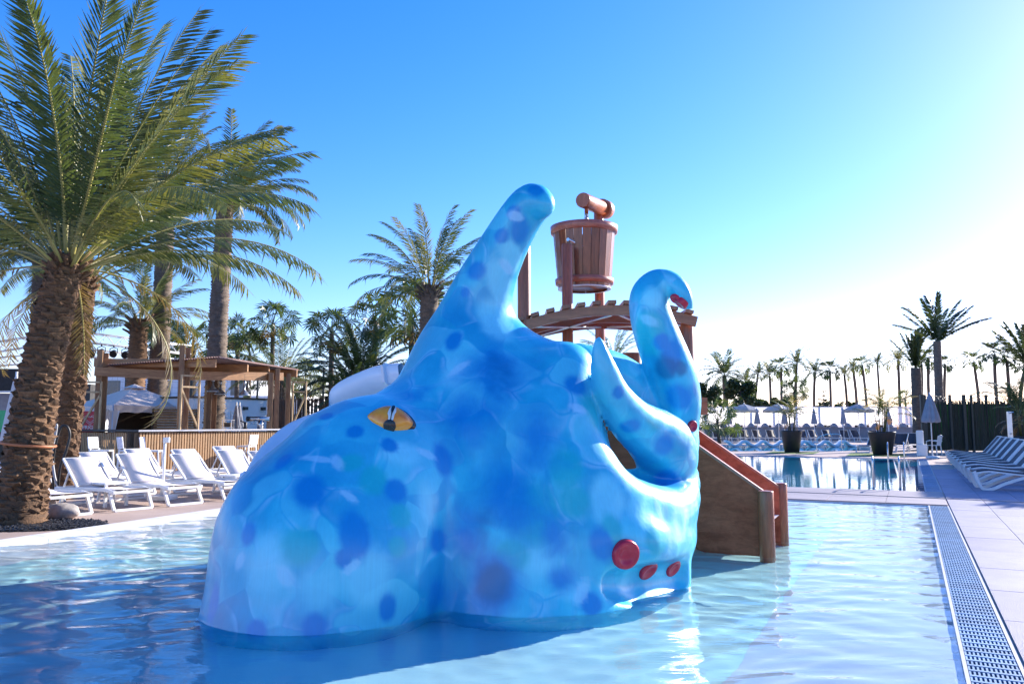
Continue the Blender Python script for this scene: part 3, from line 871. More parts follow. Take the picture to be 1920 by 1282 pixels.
# side panels of the slide
sl_t = tag(empty('timber_slide', (*G(1437, 1040)[:2], FLOOR_Z)), 'brown timber slide with high side panels dropping into the pool', 'slide')
SL = Vector(sl_t.location)
p1 = Vector((2.83, 9.05, 0)); p2 = Vector((3.38, 10.22, 0))
sz = (p2 - p1).normalized(); dn = Vector((sz.y, -sz.x, 0))       # slide runs along dn
def side_panel(p, name):
    top = lambda s: 0.64 + 0.70 * s
    outl = [(0.0, -0.12), (0.0, top(0)), (1.0, top(1.0)), (2.0, 2.05), (2.6, 2.12), (2.6, -0.12), (1.62, -0.12), (1.55, 0.12), (1.38, 0.26), (1.12, 0.28), (0.93, 0.16), (0.82, 0.02), (0.74, -0.04), (0.70, -0.12)]
    m = MB()
    front = [p - SL - dn * s - sz * 0.0 + Vector((0, 0, z)) for s, z in outl]
    bm = bmesh.new()
    for off in (0.0, 0.05):
        vs_ = [bm.verts.new(q + sz * off) for q in front]
        f = bm.faces.new(vs_ if off else vs_[::-1])
    bm.verts.ensure_lookup_table(); n = len(front)
    for i in range(n):
        bm.faces.new((bm.verts[i], bm.verts[(i + 1) % n], bm.verts[n + (i + 1) % n], bm.verts[n + i]))
    bmesh.ops.triangulate(bm, faces=[f for f in bm.faces if len(f.verts) > 4])
    bmesh.ops.recalc_face_normals(bm, faces=bm.faces)
    me = bpy.data.meshes.new(name); bm.to_mesh(me); bm.free(); me.materials.append(M['play_panel'])
    o = put(name, me, sl_t)
    mm = MB(); a = p - SL + sz * 0.025
    mm.bar(a + Vector((0, 0, top(0) + 0.012)), a - dn * 1.0 + Vector((0, 0, top(1) + 0.012)), 0.075, 0.03)
    mm.bar(a - dn * 1.0 + Vector((0, 0, top(1) + 0.012)), a - dn * 2.0 + Vector((0, 0, 2.062)), 0.075, 0.03)
    mm.build('handrail', M['play_rail'], sl_t)
    # a bolted seam
    b = a - dn * 0.90 - sz * 0.04
    MB().lathe([(0.0005, 0.02), (0.022, 0.016), (0.026, 0)], 12, b + Vector((0, 0, 0.10)), Matrix.Rotation(math.pi / 2, 3, 'X')).build('bolt', M['white_plastic'], sl_t)
M['play_panel'] = wood('slide_panel', (0.56, 0.145, 0.075), (0.40, 0.09, 0.045), 0.55, 'X', rough=0.8, per_object=0.1)
M['play_panel'].node_tree.nodes['Principled BSDF'].inputs['Specular IOR Level'].default_value = 0.12
M['play_rail'] = wood('slide_rail', (0.66, 0.22, 0.14), (0.48, 0.14, 0.085), 1.0, 'X', rough=0.4)
side_panel(p1 + sz * 0.08, 'side_panel')
side_panel(p2 - sz * 0.12, 'side_panel')
m = MB()
for s in range(13):
    t0, t1 = s * 0.2, (s + 1) * 0.2
    z = lambda t: 0.02 if t < 0.3 else 0.02 + (t - 0.3) * 0.72 if t < 2.4 else 1.53
    a, b = p1 + sz * 0.14 - SL, p2 - sz * 0.14 - SL
    m.raw([a - dn * t0 + Vector((0, 0, z(t0) + 0.3)), b - dn * t0 + Vector((0, 0, z(t0) + 0.3)), b - dn * t1 + Vector((0, 0, z(t1) + 0.3)), a - dn * t1 + Vector((0, 0, z(t1) + 0.3))], [(0, 3, 2, 1)], True)
m.build('slide_bed', M['gel_white'], sl_t)
for q in (p1, p2):
    c = q - SL
    mb = MB(); mb.tube([(0, 0, 0), (0, 0, 0.9), (0, 0, 1.028), (0, 0, 1.04)], [0.085, 0.085, 0.085, 0.078], 20)
    mb.build('post', M['play_wood'], sl_t, loc=(c.x, c.y, 0))
# tipping bucket
BC = A(1096, 548, 11.9); zt = zat(1096, 428, 11.9); zb_ = BC.z + 0.05
bk = tag(empty('tipping_bucket', (BC.x, BC.y, zb_)), 'brown wooden stave bucket hung high above the octopus', 'bucket')
H_ = zt - zb_; r0, r1 = 0.395, 0.475
ns = 22
M['hoop'] = wood('bucket_hoop', (0.60, 0.18, 0.11), (0.40, 0.10, 0.06), 1.5, 'X', rough=0.35, coat=0.3)
for i in range(ns):
    a0, a1 = 2 * math.pi * (i + 0.03) / ns, 2 * math.pi * (i + 0.97) / ns
    m = MB(); pts = []
    dz = random.uniform(-0.008, 0.008)
    for (rr, z) in ((r0, 0), (r1, H_ + dz)):
        for a in (a0, a1): pts.append((rr * math.cos(a), rr * math.sin(a), z))
        for a in (a1, a0): pts.append(((rr - 0.035) * math.cos(a), (rr - 0.035) * math.sin(a), z))
    m.raw(pts, [(0, 1, 5, 4), (1, 2, 6, 5), (2, 3, 7, 6), (3, 0, 4, 7), (3, 2, 1, 0), (4, 5, 6, 7)])
    m.build('stave', M['stave'], bk)
for z, hh in ((0.05, 0.10), (H_ - 0.10, 0.12)):
    ra = r0 + (r1 - r0) * z / H_; rb = r0 + (r1 - r0) * (z + hh) / H_
    MB().lathe([(ra + 0.002, z), (ra + 0.035, z + 0.01), (rb + 0.035, z + hh - 0.01), (rb + 0.002, z + hh)], 44, (0, 0, 0)).build('hoop', M['hoop'], bk)
MB().lathe([(0.0005, 0.03), (r0 - 0.03, 0.03), (r0 - 0.03, 0.012), (0.0005, 0.012)], 32).build('base', M['stave'], bk)
MB().lathe([(r0 - 0.03, 0.006), (r0 + 0.006, 0.004), (r0 + 0.006, -0.01), (r0 - 0.05, -0.01)], 44).build('base_ring', M['gel_white'], bk)
pa = A(1065, 480, 11.3); pb = A(1126, 480, 12.5); za = zb_ + 0.62
MB().tube([Vector((pa.x, pa.y, za)) - BC - Vector((0, 0, 0.05)), Vector((pb.x, pb.y, za)) - BC - Vector((0, 0, 0.05))], 0.024, 10).build('axle', M['steel'], bk)
# spout and its water
sp = tag(empty('water_spout', A(1126, 392, 12.5)), 'round brown timber spout pouring water into the bucket', 'spout')
q0 = A(1132, 392, 12.55) - Vector(sp.location); q1 = A(1092, 375, 11.75) - Vector(sp.location)
dq = (q1 - q0).normalized()
MB().tube([q0, q1 - dq * 0.02, q1], [0.115, 0.115, 0.108], 22).build('pipe', M['play_wood'], sp)
MB().tube([q0 - dq * 0.10, q0 + dq * 0.10], 0.15, 22).build('collar', M['play_wood'], sp)
nz = q1 - dq * 0.16
MB().tube([nz, nz - Vector((0, 0, 0.19))], 0.03, 12).build('nozzle', M['play_wood'], sp)
M['spray'] = plain('falling_water', (0.85, 0.88, 0.92), 0.1, var=0.03)
M['spray'].node_tree.nodes['Principled BSDF'].inputs['Transmission Weight'].default_value = 0.75
M['spray'].node_tree.nodes['Principled BSDF'].inputs['IOR'].default_value = 1.33
m = MB(); rn = random.Random(3)
w0 = nz + Vector(sp.location)
L_ = w0.z - 0.15 - (zt - 0.25)
for k in range(9):
    an = rn.random() * 6.28; r_ = 0.012 + 0.012 * rn.random()
    pts = []; rad = []
    for j in range(14):
        t = j / 13
        pts.append((math.cos(an) * (r_ + 0.03 * t) + rn.uniform(-.004, .004), math.sin(an) * (r_ + 0.03 * t) + rn.uniform(-.004, .004), -t * L_)); rad.append(0.011 * (0.7 + 0.7 * rn.random()))
    m.tube(pts, rad, 6)
for k in range(60):
    t = rn.random(); an = rn.random() * 6.28; rr = 0.02 + 0.06 * t * rn.random()
    c = Vector((math.cos(an) * rr, math.sin(an) * rr, -t * L_)); s = 0.005 + 0.005 * rn.random()
    m.raw([c + Vector(v) * s for v in ((1, 0, 0), (-1, 0, 0), (0, 1, 0), (0, -1, 0), (0, 0, 1.6), (0, 0, -1.6))], [(0, 2, 4), (2, 1, 4), (1, 3, 4), (3, 0, 4), (2, 0, 5), (1, 2, 5), (3, 1, 5), (0, 3, 5)], True)
ws = m.build('water_stream', M['spray'], loc=(w0.x, w0.y, w0.z - 0.16))
tag(ws, 'thin white stream of water falling into the wooden bucket', 'water stream'); stuff(ws)
# ------------------------------------------------------------------ overflow gutters, paving, lap pool
M['grate'] = plain('gutter_grate', (0.22, 0.38, 0.58), 0.45, var=0.12, scale=9, dirt=0.5, per_object=0.25)
M['dark_channel'] = plain('gutter_channel', (0.05, 0.09, 0.14), 0.6, var=0.2)
M['stone_edge'] = plain('gutter_rim', (0.42, 0.44, 0.50), 0.6, var=0.1)
rowL = 0.115
def grate_mesh():
    m = MB(); w = gw - 0.03
    for k in range(2): m.box(((k - 0.5) * (rowL - 0.014), 0, -0.012), (0.014, w, 0.024))       # cross bars
    nb_ = 11
    for i in range(nb_ + 1):
        y = -w / 2 + 0.006 + (w - 0.012) * i / nb_
        m.box((0, y, -0.014), (rowL - 0.03, 0.011, 0.022))
    return m.mesh('grate_panel', M['grate'])
gm = grate_mesh()
def gutter(a0, a1, label, parts_a, stuff_to=None):
    g = structure(empty('overflow_gutter', ab((a0 + a1) / 2, gw / 2)))
    g['label'] = label
    L0 = Vector(g.location)
    rz = U_ANG
    # channel below
    c = [ab(a0, 0.012, -0.11) - L0, ab(a0, gw - 0.012, -0.11) - L0, ab(a1, gw - 0.012, -0.11) - L0, ab(a1, 0.012, -0.11) - L0]
    m = MB().raw([tuple(p) for p in c], [(0, 1, 2, 3)])
    for b_ in (0.010, gw - 0.010):
        p, q = ab(a0, b_, -0.11) - L0, ab(a1, b_, -0.11) - L0
        m.raw([p, q, q + Vector((0, 0, 0.105)), p + Vector((0, 0, 0.105))], [(0, 1, 2, 3)])
    m.build('channel', M['dark_channel'], g)
    for b_, w_ in ((0.0, 0.022), (gw, 0.022)):
        MB().bar(ab(a0, b_, -0.02) - L0, ab(a1, b_, -0.02) - L0, w_, 0.045).build('rim', M['stone_edge'], g)
    a = a1 - rowL / 2; k = 0
    while a > parts_a:
        o = put('grate_panel', gm, g, loc=ab(a, gw / 2, -0.001) - L0, rot=(0, 0, rz)); a -= rowL; k += 1
    return g
gutter(-13.0, -0.02, 'pale blue slotted grating along the edge of the shallow pool', -12.0)
gutter(3.12, 20.78, 'slotted grating beside the still pool by the steel rails', 3.2)

# paving slabs of the walkway
M['paver'] = plain('lavender_paver', (0.25, 0.24, 0.355), 0.62, var=0.13, scale=1.6, bump=0.25, bscale=90, dirt=0.45, per_object=0.16, coord='Object')
walk = structure(empty('paved_walkway', ab(-4, 2.5)))
WL = Vector(walk.location)
sm_ = MB().box((0, 0, 0), (1.192, 0.592, 0.03)).mesh('paving_slab', M['paver'])
rn = random.Random(8)
for i in range(21):
    for j in range(14):
        a = -12.2 + i * 1.2 + (0.6 if j % 2 else 0); b = gw + 0.02 + 0.3 + j * 0.6
        p = ab(a, b)
        put('paving_slab', sm_, walk, loc=p - WL + Vector((0, 0, 0.0015 + rn.uniform(-0.0012, 0.0012))), rot=(rn.uniform(-.0008, .0008), rn.uniform(-.0008, .0008), U_ANG))
M['joint'] = plain('slot_drain', (0.05, 0.05, 0.06), 0.6)
# paving between the pools, and the slot drain across it
M['paver2'] = plain('beige_paver', (0.34, 0.29, 0.31), 0.62, var=0.10, scale=1.6, bump=0.2, bscale=90, dirt=0.2, per_object=0.10)
sm2 = MB().box((0, 0, 0), (0.992, 0.992, 0.03)).mesh('paving_slab', M['paver2'])
mid_w = structure(empty('paved_strip', ab(1.5, -4)))
for i in range(3):
    for j in range(14):
        put('paving_slab', sm2, mid_w, loc=ab(0.55 + i, -0.2 - j * 1.0) - Vector(mid_w.location) + Vector((0, 0, 0.001 + rn.uniform(-0.001, 0.001))), rot=(0, 0, U_ANG))
dr = structure(empty('slot_drain', ab(1.5, 0)))
DL = Vector(dr.location)
dpts = [Vector(p) for p in catmull([tuple(ab(2.0, -13, 0.0)), tuple(ab(1.75, -6, 0)), tuple(ab(1.45, -1, 0)), tuple(ab(0.9, 3, 0)), tuple(ab(0.2, 7, 0))], 30)]
m = MB(); m2 = MB()
for p, q in zip(dpts[:-1], dpts[1:]):
    m.bar(p + Vector((0, 0, 0.018)) - DL, q + Vector((0, 0, 0.018)) - DL, 0.07, 0.006)
    c = (p + q) / 2 - DL + Vector((0, 0, 0.024))
    d = (q - p).normalized()
    m2.bar(c - d * 0.08, c + d * 0.08, 0.035, 0.004)
m.build('drain_frame', M['stone_edge'], dr); m2.build('drain_slots', M['joint'], dr)['kind'] = 'stuff'

# still pools: shell and water
M['tile_blue'] = plain('pool_tile_blue', (0.10, 0.40, 0.60), 0.4, var=0.1, scale=1.0)
def still_water_material():
    m, nt, b = newmat('still_water')
    b.inputs['Base Color'].default_value = (0.012, 0.20, 0.36, 1); b.inputs['Roughness'].default_value = 0.03; b.inputs['IOR'].default_value = 1.33
    geo = N(nt, 'ShaderNodeNewGeometry')
    mp = N(nt, 'ShaderNodeMapping'); mp.inputs['Scale'].default_value = (1.2, 2.2, 1); nt.links.new(geo.outputs['Position'], mp.inputs[0])
    n1 = N(nt, 'ShaderNodeTexNoise', Scale=1.4, Detail=3.0); nt.links.new(mp.outputs[0], n1.inputs['Vector'])
    bp = N(nt, 'ShaderNodeBump', Strength=0.05, Distance=0.05); nt.links.new(n1.outputs[0], bp.inputs['Height']); nt.links.new(bp.outputs[0], b.inputs['Normal'])
    return m
M['still'] = still_water_material()
def shell(poly, z, name, zw):
    m = MB(); k = len(poly)
    for i in range(k):
        p, q = poly[i], poly[(i + 1) % k]
        m.raw([(*p, z), (*q, z), (*q, -0.004), (*p, -0.004)], [(0, 1, 2, 3)])
    m.raw([(*p, z) for p in poly], [tuple(range(k))])
    structure(m.build(name + '_shell', M['tile_blue']))
    m = MB().raw([(*p, zw) for p in poly], [tuple(range(k))])
    o = m.build(name + '_water', M['still'])
    if o.data.polygons[0].normal.z < 0:
        o.data.flip_normals()
    return structure(o)
lap_in = [tuple(ab(3.1, -0.01)[:2]), tuple(ab(20.8, -0.01)[:2]), tuple(ab(20.8, -22)[:2]), tuple(ab(3.1, -22)[:2])]
shell(lap_in, -1.2, 'still_pool', -0.02)
shell(FAR2, -1.2, 'far_pool', -0.03)
# ------------------------------------------------------------------ palms
M['frond'] = leaf('palm_frond', (0.075, 0.115, 0.042), (0.22, 0.22, 0.06), 0.30)
M['frond_old'] = leaf('palm_frond_dry', (0.16, 0.12, 0.05), (0.34, 0.22, 0.09), 0.3)
M['rachis'] = plain('frond_stalk', (0.34, 0.30, 0.09), 0.45, var=0.2)
M['fan_leaf'] = leaf('fan_leaf', (0.055, 0.10, 0.035), (0.17, 0.22, 0.06), 0.30)
M['cycad'] = leaf('cycad_leaf', (0.045, 0.075, 0.03), (0.12, 0.16, 0.05), 0.2)
def bark_mat(name, light, dark, scale):
    m, nt, b = newmat(name)
    tc = N(nt, 'ShaderNodeTexCoord')
    mp = N(nt, 'ShaderNodeMapping'); mp.inputs['Scale'].default_value = (1, 1, 2.6); nt.links.new(tc.outputs['Object'], mp.inputs[0])
    n1 = N(nt, 'ShaderNodeTexNoise', Scale=scale, Detail=8.0, Roughness=0.75); nt.links.new(mp.outputs[0], n1.inputs['Vector'])
    n2 = N(nt, 'ShaderNodeTexNoise', Scale=scale * 7, Detail=4.0, Roughness=0.7); nt.links.new(tc.outputs['Object'], n2.inputs['Vector'])
    r = ramp(nt, n1.outputs[0], [(0.3, dark), (0.55, tuple((a + c) / 2 for a, c in zip(light, dark))), (0.75, light)])
    r2 = ramp(nt, n2.outputs[0], [(0.3, (0.55,) * 3), (0.65, (1.1,) * 3)])
    oi = N(nt, 'ShaderNodeObjectInfo')
    r3 = ramp(nt, oi.outputs['Random'], [(0, (0.6,) * 3), (1, (1.1,) * 3)])
    c = mixc(nt, 1.0, mixc(nt, 1.0, r.outputs[0], r2.outputs[0], 'MULTIPLY'), r3.outputs[0], 'MULTIPLY')
    nt.links.new(c, b.inputs['Base Color']); b.inputs['Roughness'].default_value = 0.85
    bp = N(nt, 'ShaderNodeBump', Strength=0.6, Distance=0.03); nt.links.new(n2.outputs[0], bp.inputs['Height']); nt.links.new(bp.outputs[0], b.inputs['Normal'])
    return m
M['bark'] = bark_mat('palm_bark', (0.38, 0.20, 0.09), (0.075, 0.038, 0.02), 5.0)
M['bark_grey'] = bark_mat('palm_bark_grey', (0.30, 0.22, 0.16), (0.10, 0.07, 0.05), 4.0)

def frond_mesh(name, L, droop, nl, ll, width, seed, vee=0.5, mat=None, stalk=True, pet=0.16, smat=None):
    """feather leaf: grows up +Z and bends over towards +X; 4-sided leaflets with a fold"""
    rn = random.Random(seed)
    m = MB(); k = 16
    pts, tans = [], []
    p = Vector((0, 0, 0)); ang = 0.0
    tw = rn.uniform(-0.15, 0.15)
    for i in range(k + 1):
        t = i / k
        d = Vector((math.sin(ang), math.sin(tw * t) * 0.25, math.cos(ang))).normalized()
        pts.append(p.copy()); tans.append(d)
        p = p + d * (L / k); ang += droop / k * (0.5 + 1.1 * t)
    if stalk:
        m.tube(pts, [0.028 * L / 4 * (1 - 0.9 * i / k) + 0.003 for i in range(k + 1)], 4, cap=False, flat=0.7)
        nst = len(m.f)
    else: nst = 0
    for j in range(nl):
        t = pet + (1 - pet) * (j + 0.5) / nl
        f = t * k; i = min(int(f), k - 1); fr = f - i
        base = pts[i].lerp(pts[i + 1], fr); tan = tans[i].lerp(tans[i + 1], fr).normalized()
        sid = Vector((0, 1, 0)); sid = (sid - tan * sid.dot(tan)).normalized(); upv = sid.cross(tan)
        env = (0.45 + 0.75 * math.sin(math.pi * min(1, (t - pet) / (1 - pet) * 0.86 + 0.10)))
        for s in (-1, 1):
            if rn.random() < 0.05: continue
            l = ll * env * rn.uniform(0.82, 1.12)
            fw = 0.75 + 0.9 * t + rn.uniform(-0.15, 0.15)           # leaflets point more forward to the tip
            ve = vee + rn.uniform(-0.22, 0.22)
            d = (sid * s + tan * fw + upv * ve).normalized()
            sag = Vector((0, 0, -1)) * l * (rn.uniform(0.02, 0.16) if rn.random() > 0.08 else rn.uniform(0.3, 0.7))
            w = width * rn.uniform(0.8, 1.15)
            wd = (tan - d * tan.dot(d)).normalized() * w
            a = base; b_ = base + d * l * 0.45 + sag * 0.25; c = base + d * l + sag
            m.raw([a - wd * 0.25, a + wd * 0.25, b_ + wd * 0.5, b_ - wd * 0.5, c], [(0, 1, 2, 3), (3, 2, 4)])
    me = m.mesh(name, mat or M['frond'])
    if stalk:
        me.materials.append(smat or M['rachis'])
        idx = [1 if i < nst else 0 for i in range(len(me.polygons))]
        me.polygons.foreach_set('material_index', idx)
    return me
def put_frond(me, parent, base, az, tilt, scale=1.0, roll=0.0, name='frond'):
    """az: compass of the bend (0 = +X); tilt from vertical"""
    q = Quaternion((0, 0, 1), az) @ Quaternion((0, 1, 0), tilt) @ Quaternion((0, 0, 1), roll)
    o = bpy.data.objects.new(name, me); COL.objects.link(o); o.parent = parent
    o.location = base; o.rotation_mode = 'QUATERNION'; o.rotation_quaternion = q; o.scale = (scale,) * 3
    return o
def trunk_curve(p0, p1, bend=0.0, n=12):
    p0, p1 = Vector(p0), Vector(p1)
    out = []
    for i in range(n + 1):
        t = i / n
        q = p0.lerp(p1, t); q.x += bend * math.sin(math.pi * t); out.append(q)
    return out
def ringed_trunk(pts, r0, r1, ring=0.09, rough=0.10, n=14, seed=1, flare=1.0):
    """trunk with stepped leaf-scar rings"""
    rn = random.Random(seed); m = MB()
    L = sum((b - a).length for a, b in zip(pts[:-1], pts[1:])); k = max(6, int(L / ring))
    P2, Rd = [], []
    for i in range(k):
        t = i / k; f = t * (len(pts) - 1); j = min(int(f), len(pts) - 2); q = pts[j].lerp(pts[j + 1], f - j)
        r = (r0 + (r1 - r0) * t) * (1 + (flare - 1) * math.exp(-t * 14))
        P2 += [q, q + Vector((0, 0, ring * 0.7))]; Rd += [r * (1 - rough * 0.4 * rn.random()), r * (1 + rough * rn.uniform(0.4, 1.1))]
    P2.append(pts[-1]); Rd.append(r1)
    m.tube(P2, Rd, n)
    for i in range(len(m.v)):
        v = m.v[i]; s = 1 + rn.uniform(-rough, rough) * 0.35
        c = P2[min(i // n, len(P2) - 1)]
        m.v[i] = (c.x + (v[0] - c.x) * s, c.y + (v[1] - c.y) * s, v[2] + rn.uniform(-.25, .25) * ring)
    return m
def boots(root, pts, r0, r1, n_rows, per, size, mat, seed, mesh_name='leaf_base', limit=300, crop=0.0, z0=0.0):
    """old leaf bases on the trunk, spiralled, each its own piece"""
    rn = random.Random(seed)
    w, h, d = size
    proto = []
    for v in range(4):
        m = MB(); rr = random.Random(seed + v)
        j = lambda: rr.uniform(-0.28, 0.28)
        m.raw([(-w / 2, -d * .6, -h * .1), (w / 2, -d * .6, -h * .1), (w * (.30 + j()), d * (1 + j()), h * (.62 + j())), (-w * (.30 + j()), d * (1 + j()), h * (.62 + j())),
               (-w * .36, -d * .6, h), (w * .36, -d * .6, h), (0, d * .45, -h * .32), (w * j(), d * (1.25 + j()), h * (.40 + j()))],
              [(0, 6, 7, 3), (6, 1, 2, 7), (7, 2, 5, 4, 3), (0, 3, 4), (1, 5, 2), (0, 1, 6)])
        proto.append(m.mesh(mesh_name, mat))
    kk = 0; rest = MB()
    for i in range(n_rows):
        t = (i + 0.5) / n_rows; f = t * (len(pts) - 1); j = min(int(f), len(pts) - 2); q = pts[j].lerp(pts[j + 1], f - j)
        r = r0 + (r1 - r0) * t
        for c in range(per):
            an = 2 * math.pi * (c + (i % 2) * 0.5 + rn.uniform(-.1, .1)) / per + i * 0.07
            o = Vector((math.cos(an), math.sin(an), 0))
            front = o.y < 0.35
            if front and kk < limit:
                ob = put(mesh_name, rn.choice(proto), root, loc=q + o * r - Vector((0, 0, 0)), rot=(rn.uniform(-.15, .15), rn.uniform(-.12, .12), an - math.pi / 2))
                s = rn.uniform(0.85, 1.2); ob.scale = (s * rn.uniform(.9, 1.1), s * rn.uniform(.7, 1.3), s); kk += 1
            else:
                me = rn.choice(proto); Mx = Matrix.Rotation(an - math.pi / 2, 3, 'Z')
                rest.raw([q + o * r + Mx @ v.co for v in me.vertices], [tuple(p.vertices) for p in me.polygons])
    if rest.v: rest.build('leaf_bases', mat, root)['kind'] = 'stuff'

FR = {}
def fr(kind, i):
    key = (kind, i)
    if key not in FR:
        if kind == 'near': FR[key] = frond_mesh('frond', 4.0, [0.35, 0.62, 0.9, 1.2][i % 4], 74, 0.50, 0.034, 50 + i, 0.55)
        if kind == 'mid': FR[key] = frond_mesh('frond', 3.0, [0.7, 1.0, 1.4, 1.8][i % 4], 44, 0.44, 0.036, 80 + i, 0.45)
        if kind == 'old': FR[key] = frond_mesh('dry_frond', 3.0, [1.5, 1.9][i % 2], 36, 0.36, 0.03, 90 + i, 0.1, M['frond_old'])
        if kind == 'cyc': FR[key] = frond_mesh('frond', 2.6, [0.8, 1.2, 1.6][i % 3], 52, 0.30, 0.035, 110 + i, 0.35, M['cycad'], smat=M['cycad'])
    return FR[key]
def feather_palm(base, top, r0, r1, label, nf=46, length=4.0, kind='near', tilt=(0.12, 1.75), bark='bark', bend=0.0, seed=1, group=None, wind=(0, 0), nring=None, old=3, name='date_palm', ringh=0.10, rough=0.16, flare=1.15):
    base, top = Vector(base), Vector(top)
    root = tag(empty(name, base), label, 'palm tree', group)
    pts = [q - base for q in trunk_curve(base, top, bend)]
    ringed_trunk(pts, r0, r1, ringh, rough, 16, seed, flare).build('trunk', M[bark], root)
    rn = random.Random(seed * 7 + 1)
    ref = {'near': 4.0, 'mid': 3.0, 'cyc': 2.6}[kind]
    cen = pts[-1]
    for i in range(nf):
        t = (i + 0.5) / nf
        ti = tilt[0] + (tilt[1] - tilt[0]) * t ** 0.85 + rn.uniform(-.12, .12)
        az = i * 2.39996 + rn.uniform(-.25, .25)
        # wind leans the leaves one way
        v = Vector((math.sin(ti) * math.cos(az) + wind[0], math.sin(ti) * math.sin(az) + wind[1], math.cos(ti)))
        az = math.atan2(v.y, v.x); ti = math.atan2(math.hypot(v.x, v.y), v.z)
        var = min(3, int(t * 3.2 + rn.random() * 0.9)) if kind != 'cyc' else min(2, int(t * 3))
        b = cen + Vector((math.cos(az), math.sin(az), 0)) * r1 * 0.6 + Vector((0, 0, -0.35 * t * r1 / 0.3))
        put_frond(fr(kind, var), root, b, az, ti * 0.72, length / ref * rn.uniform(0.85, 1.08), rn.uniform(-.3, .3))
    for i in range(old):
        az = rn.random() * 6.28
        put_frond(fr('old', i), root, cen + Vector((math.cos(az), math.sin(az), -0.6)) * r1 * 0.9, az, 1.5 + rn.random() * 0.5, length / 3.0 * 0.75, 0, 'dry_frond')
    # stubs of cut leaves under the crown
    st = MB()
    for i in range(26):
        az = i * 2.39996; z = -0.05 - 0.42 * (i / 26)
        d = Vector((math.cos(az), math.sin(az), 0.9 - 0.4 * i / 26)).normalized(); p = cen + Vector((math.cos(az) * r1 * 0.8, math.sin(az) * r1 * 0.8, z * r1 / 0.25))
        st.tube([p, p + d * 0.30 * r1 / 0.25], [0.05 * r1 / 0.25, 0.028 * r1 / 0.25], 5)
    st.build('cut_leaf_stubs', M[bark], root)['kind'] = 'stuff'
    return root, pts

def fan_mesh(name, r, seed, mat, nseg=18, roll=0.0):
    """one fan leaf on its stalk: stalk along +Z bending to +X, pleated blade"""
    rn = random.Random(seed); m = MB()
    L = r * 1.1
    st = [Vector((0, 0, 0)), Vector((L * 0.25, 0, L * 0.55)), Vector((L * 0.62, 0, L * 0.85))]
    m.tube(st, [0.02 * r, 0.016 * r, 0.012 * r], 4, cap=False)
    o = st[-1]; fw = Vector((0.85, 0, 0.35)).normalized(); sd = Vector((0, 1, 0)); nrm = fw.cross(sd)
    sd, nrm = sd * math.cos(roll) + nrm * math.sin(roll), nrm * math.cos(roll) - sd * math.sin(roll)
    for i in range(nseg):
        am = ((i + 0.5) / nseg - 0.5) * 4.5; hw = 4.5 / nseg * 0.42
        dv = lambda a: fw * math.cos(a) + sd * math.sin(a)
        l = r * 0.8 * (0.72 + 0.28 * math.cos(am * 0.5)) * rn.uniform(0.82, 1.1)
        dr_ = Vector((0, 0, -1)) * r * (0.08 + 0.28 * abs(math.sin(am / 2)) + rn.uniform(0, .14))
        lift = nrm * 0.04 * r * (1 if i % 2 else -1) - Vector((0, 0, .03 * r))
        m.raw([o, o + dv(am - hw) * l * 0.52 + lift, o + dv(am) * l + dr_, o + dv(am + hw) * l * 0.52 - Vector((0, 0, .03 * r))], [(0, 1, 2, 3)])
    return m.mesh(name, mat)
FANS = [fan_mesh('fan_leaf', 1.0, s, M['fan_leaf'], roll=(-0.9, -0.4, 0.0, 0.4, 0.9)[s]) for s in range(5)]
FANS_DRY = fan_mesh('dry_leaf', 0.8, 9, M['frond_old'], 10)
def fan_palm(base, top, r0, r1, label, nf=26, R_=1.0, seed=1, group=None, bark='bark_grey', dry=6, joined=False, name='fan_palm', bend=0.0):
    base, top = Vector(base), Vector(top)
    root = tag(empty(name, base), label, 'palm tree', group)
    pts = [q - base for q in trunk_curve(base, top, bend, 8)]
    ringed_trunk(pts, r0, r1, 0.14 if not joined else 0.4, 0.12, 10 if not joined else 7, seed, 1.3).build('trunk', M[bark], root)
    rn = random.Random(seed * 13)
    cen = pts[-1]
    crown = MB()
    for i in range(nf + dry):
        t = (i + 0.5) / nf
        dead = i >= nf
        az = i * 2.39996 + rn.uniform(-.3, .3)
        ti = (-0.65 + 2.35 * t + rn.uniform(-.2, .2)) if not dead else 1.5 + rn.random() * .4
        me = FANS_DRY if dead else rn.choice(FANS)
        q = Quaternion((0, 0, 1), az) @ Quaternion((0, 1, 0), ti); s = R_ * rn.uniform(0.85, 1.1)
        if joined:
            if dead: continue
            crown.raw([cen + (q @ v.co) * s for v in me.vertices], [tuple(p.vertices) for p in me.polygons])
        else:
            put_frond(me, root, cen, az, ti, s, 0, 'fan_leaf' if not dead else 'dry_leaf')
    if joined: crown.build('crown', M['fan_leaf'], root)
    return root

# ---- the leaning palm at the pool edge
pb = G(38, 982); pt = A(128, 486, 12.0)
gravel_c = pb
palmA, ptsA = feather_palm((pb.x, pb.y, 0.0), pt, 0.29, 0.195, 'big leaning date palm in the black gravel bed beside the shallow pool', nf=48, length=4.1, kind='near', tilt=(0.05, 1.58), bark='bark', bend=-0.10, seed=3, wind=(0.16, 0.10), old=4, name='date_palm', ringh=0.085, rough=0.10)
boots(palmA, ptsA, 0.285, 0.195, 62, 9, (0.24, 0.105, 0.05), M['bark'], 5)
# the one right behind it
p0 = A(110, 940, 15.6); p0.z = 0; p1 = A(158, 520, 15.2)
palmB, ptsB = feather_palm(p0, p1, 0.22, 0.16, 'date palm close behind the leaning one, near the coiled hoses', nf=24, length=3.4, kind='near', tilt=(0.15, 1.45), bark='bark', bend=0.02, seed=8, wind=(0.0, 0.0), old=3, ringh=0.085, rough=0.10)
boots(palmB, ptsB, 0.215, 0.16, 58, 8, (0.23, 0.105, 0.045), M['bark'], 15, limit=200)
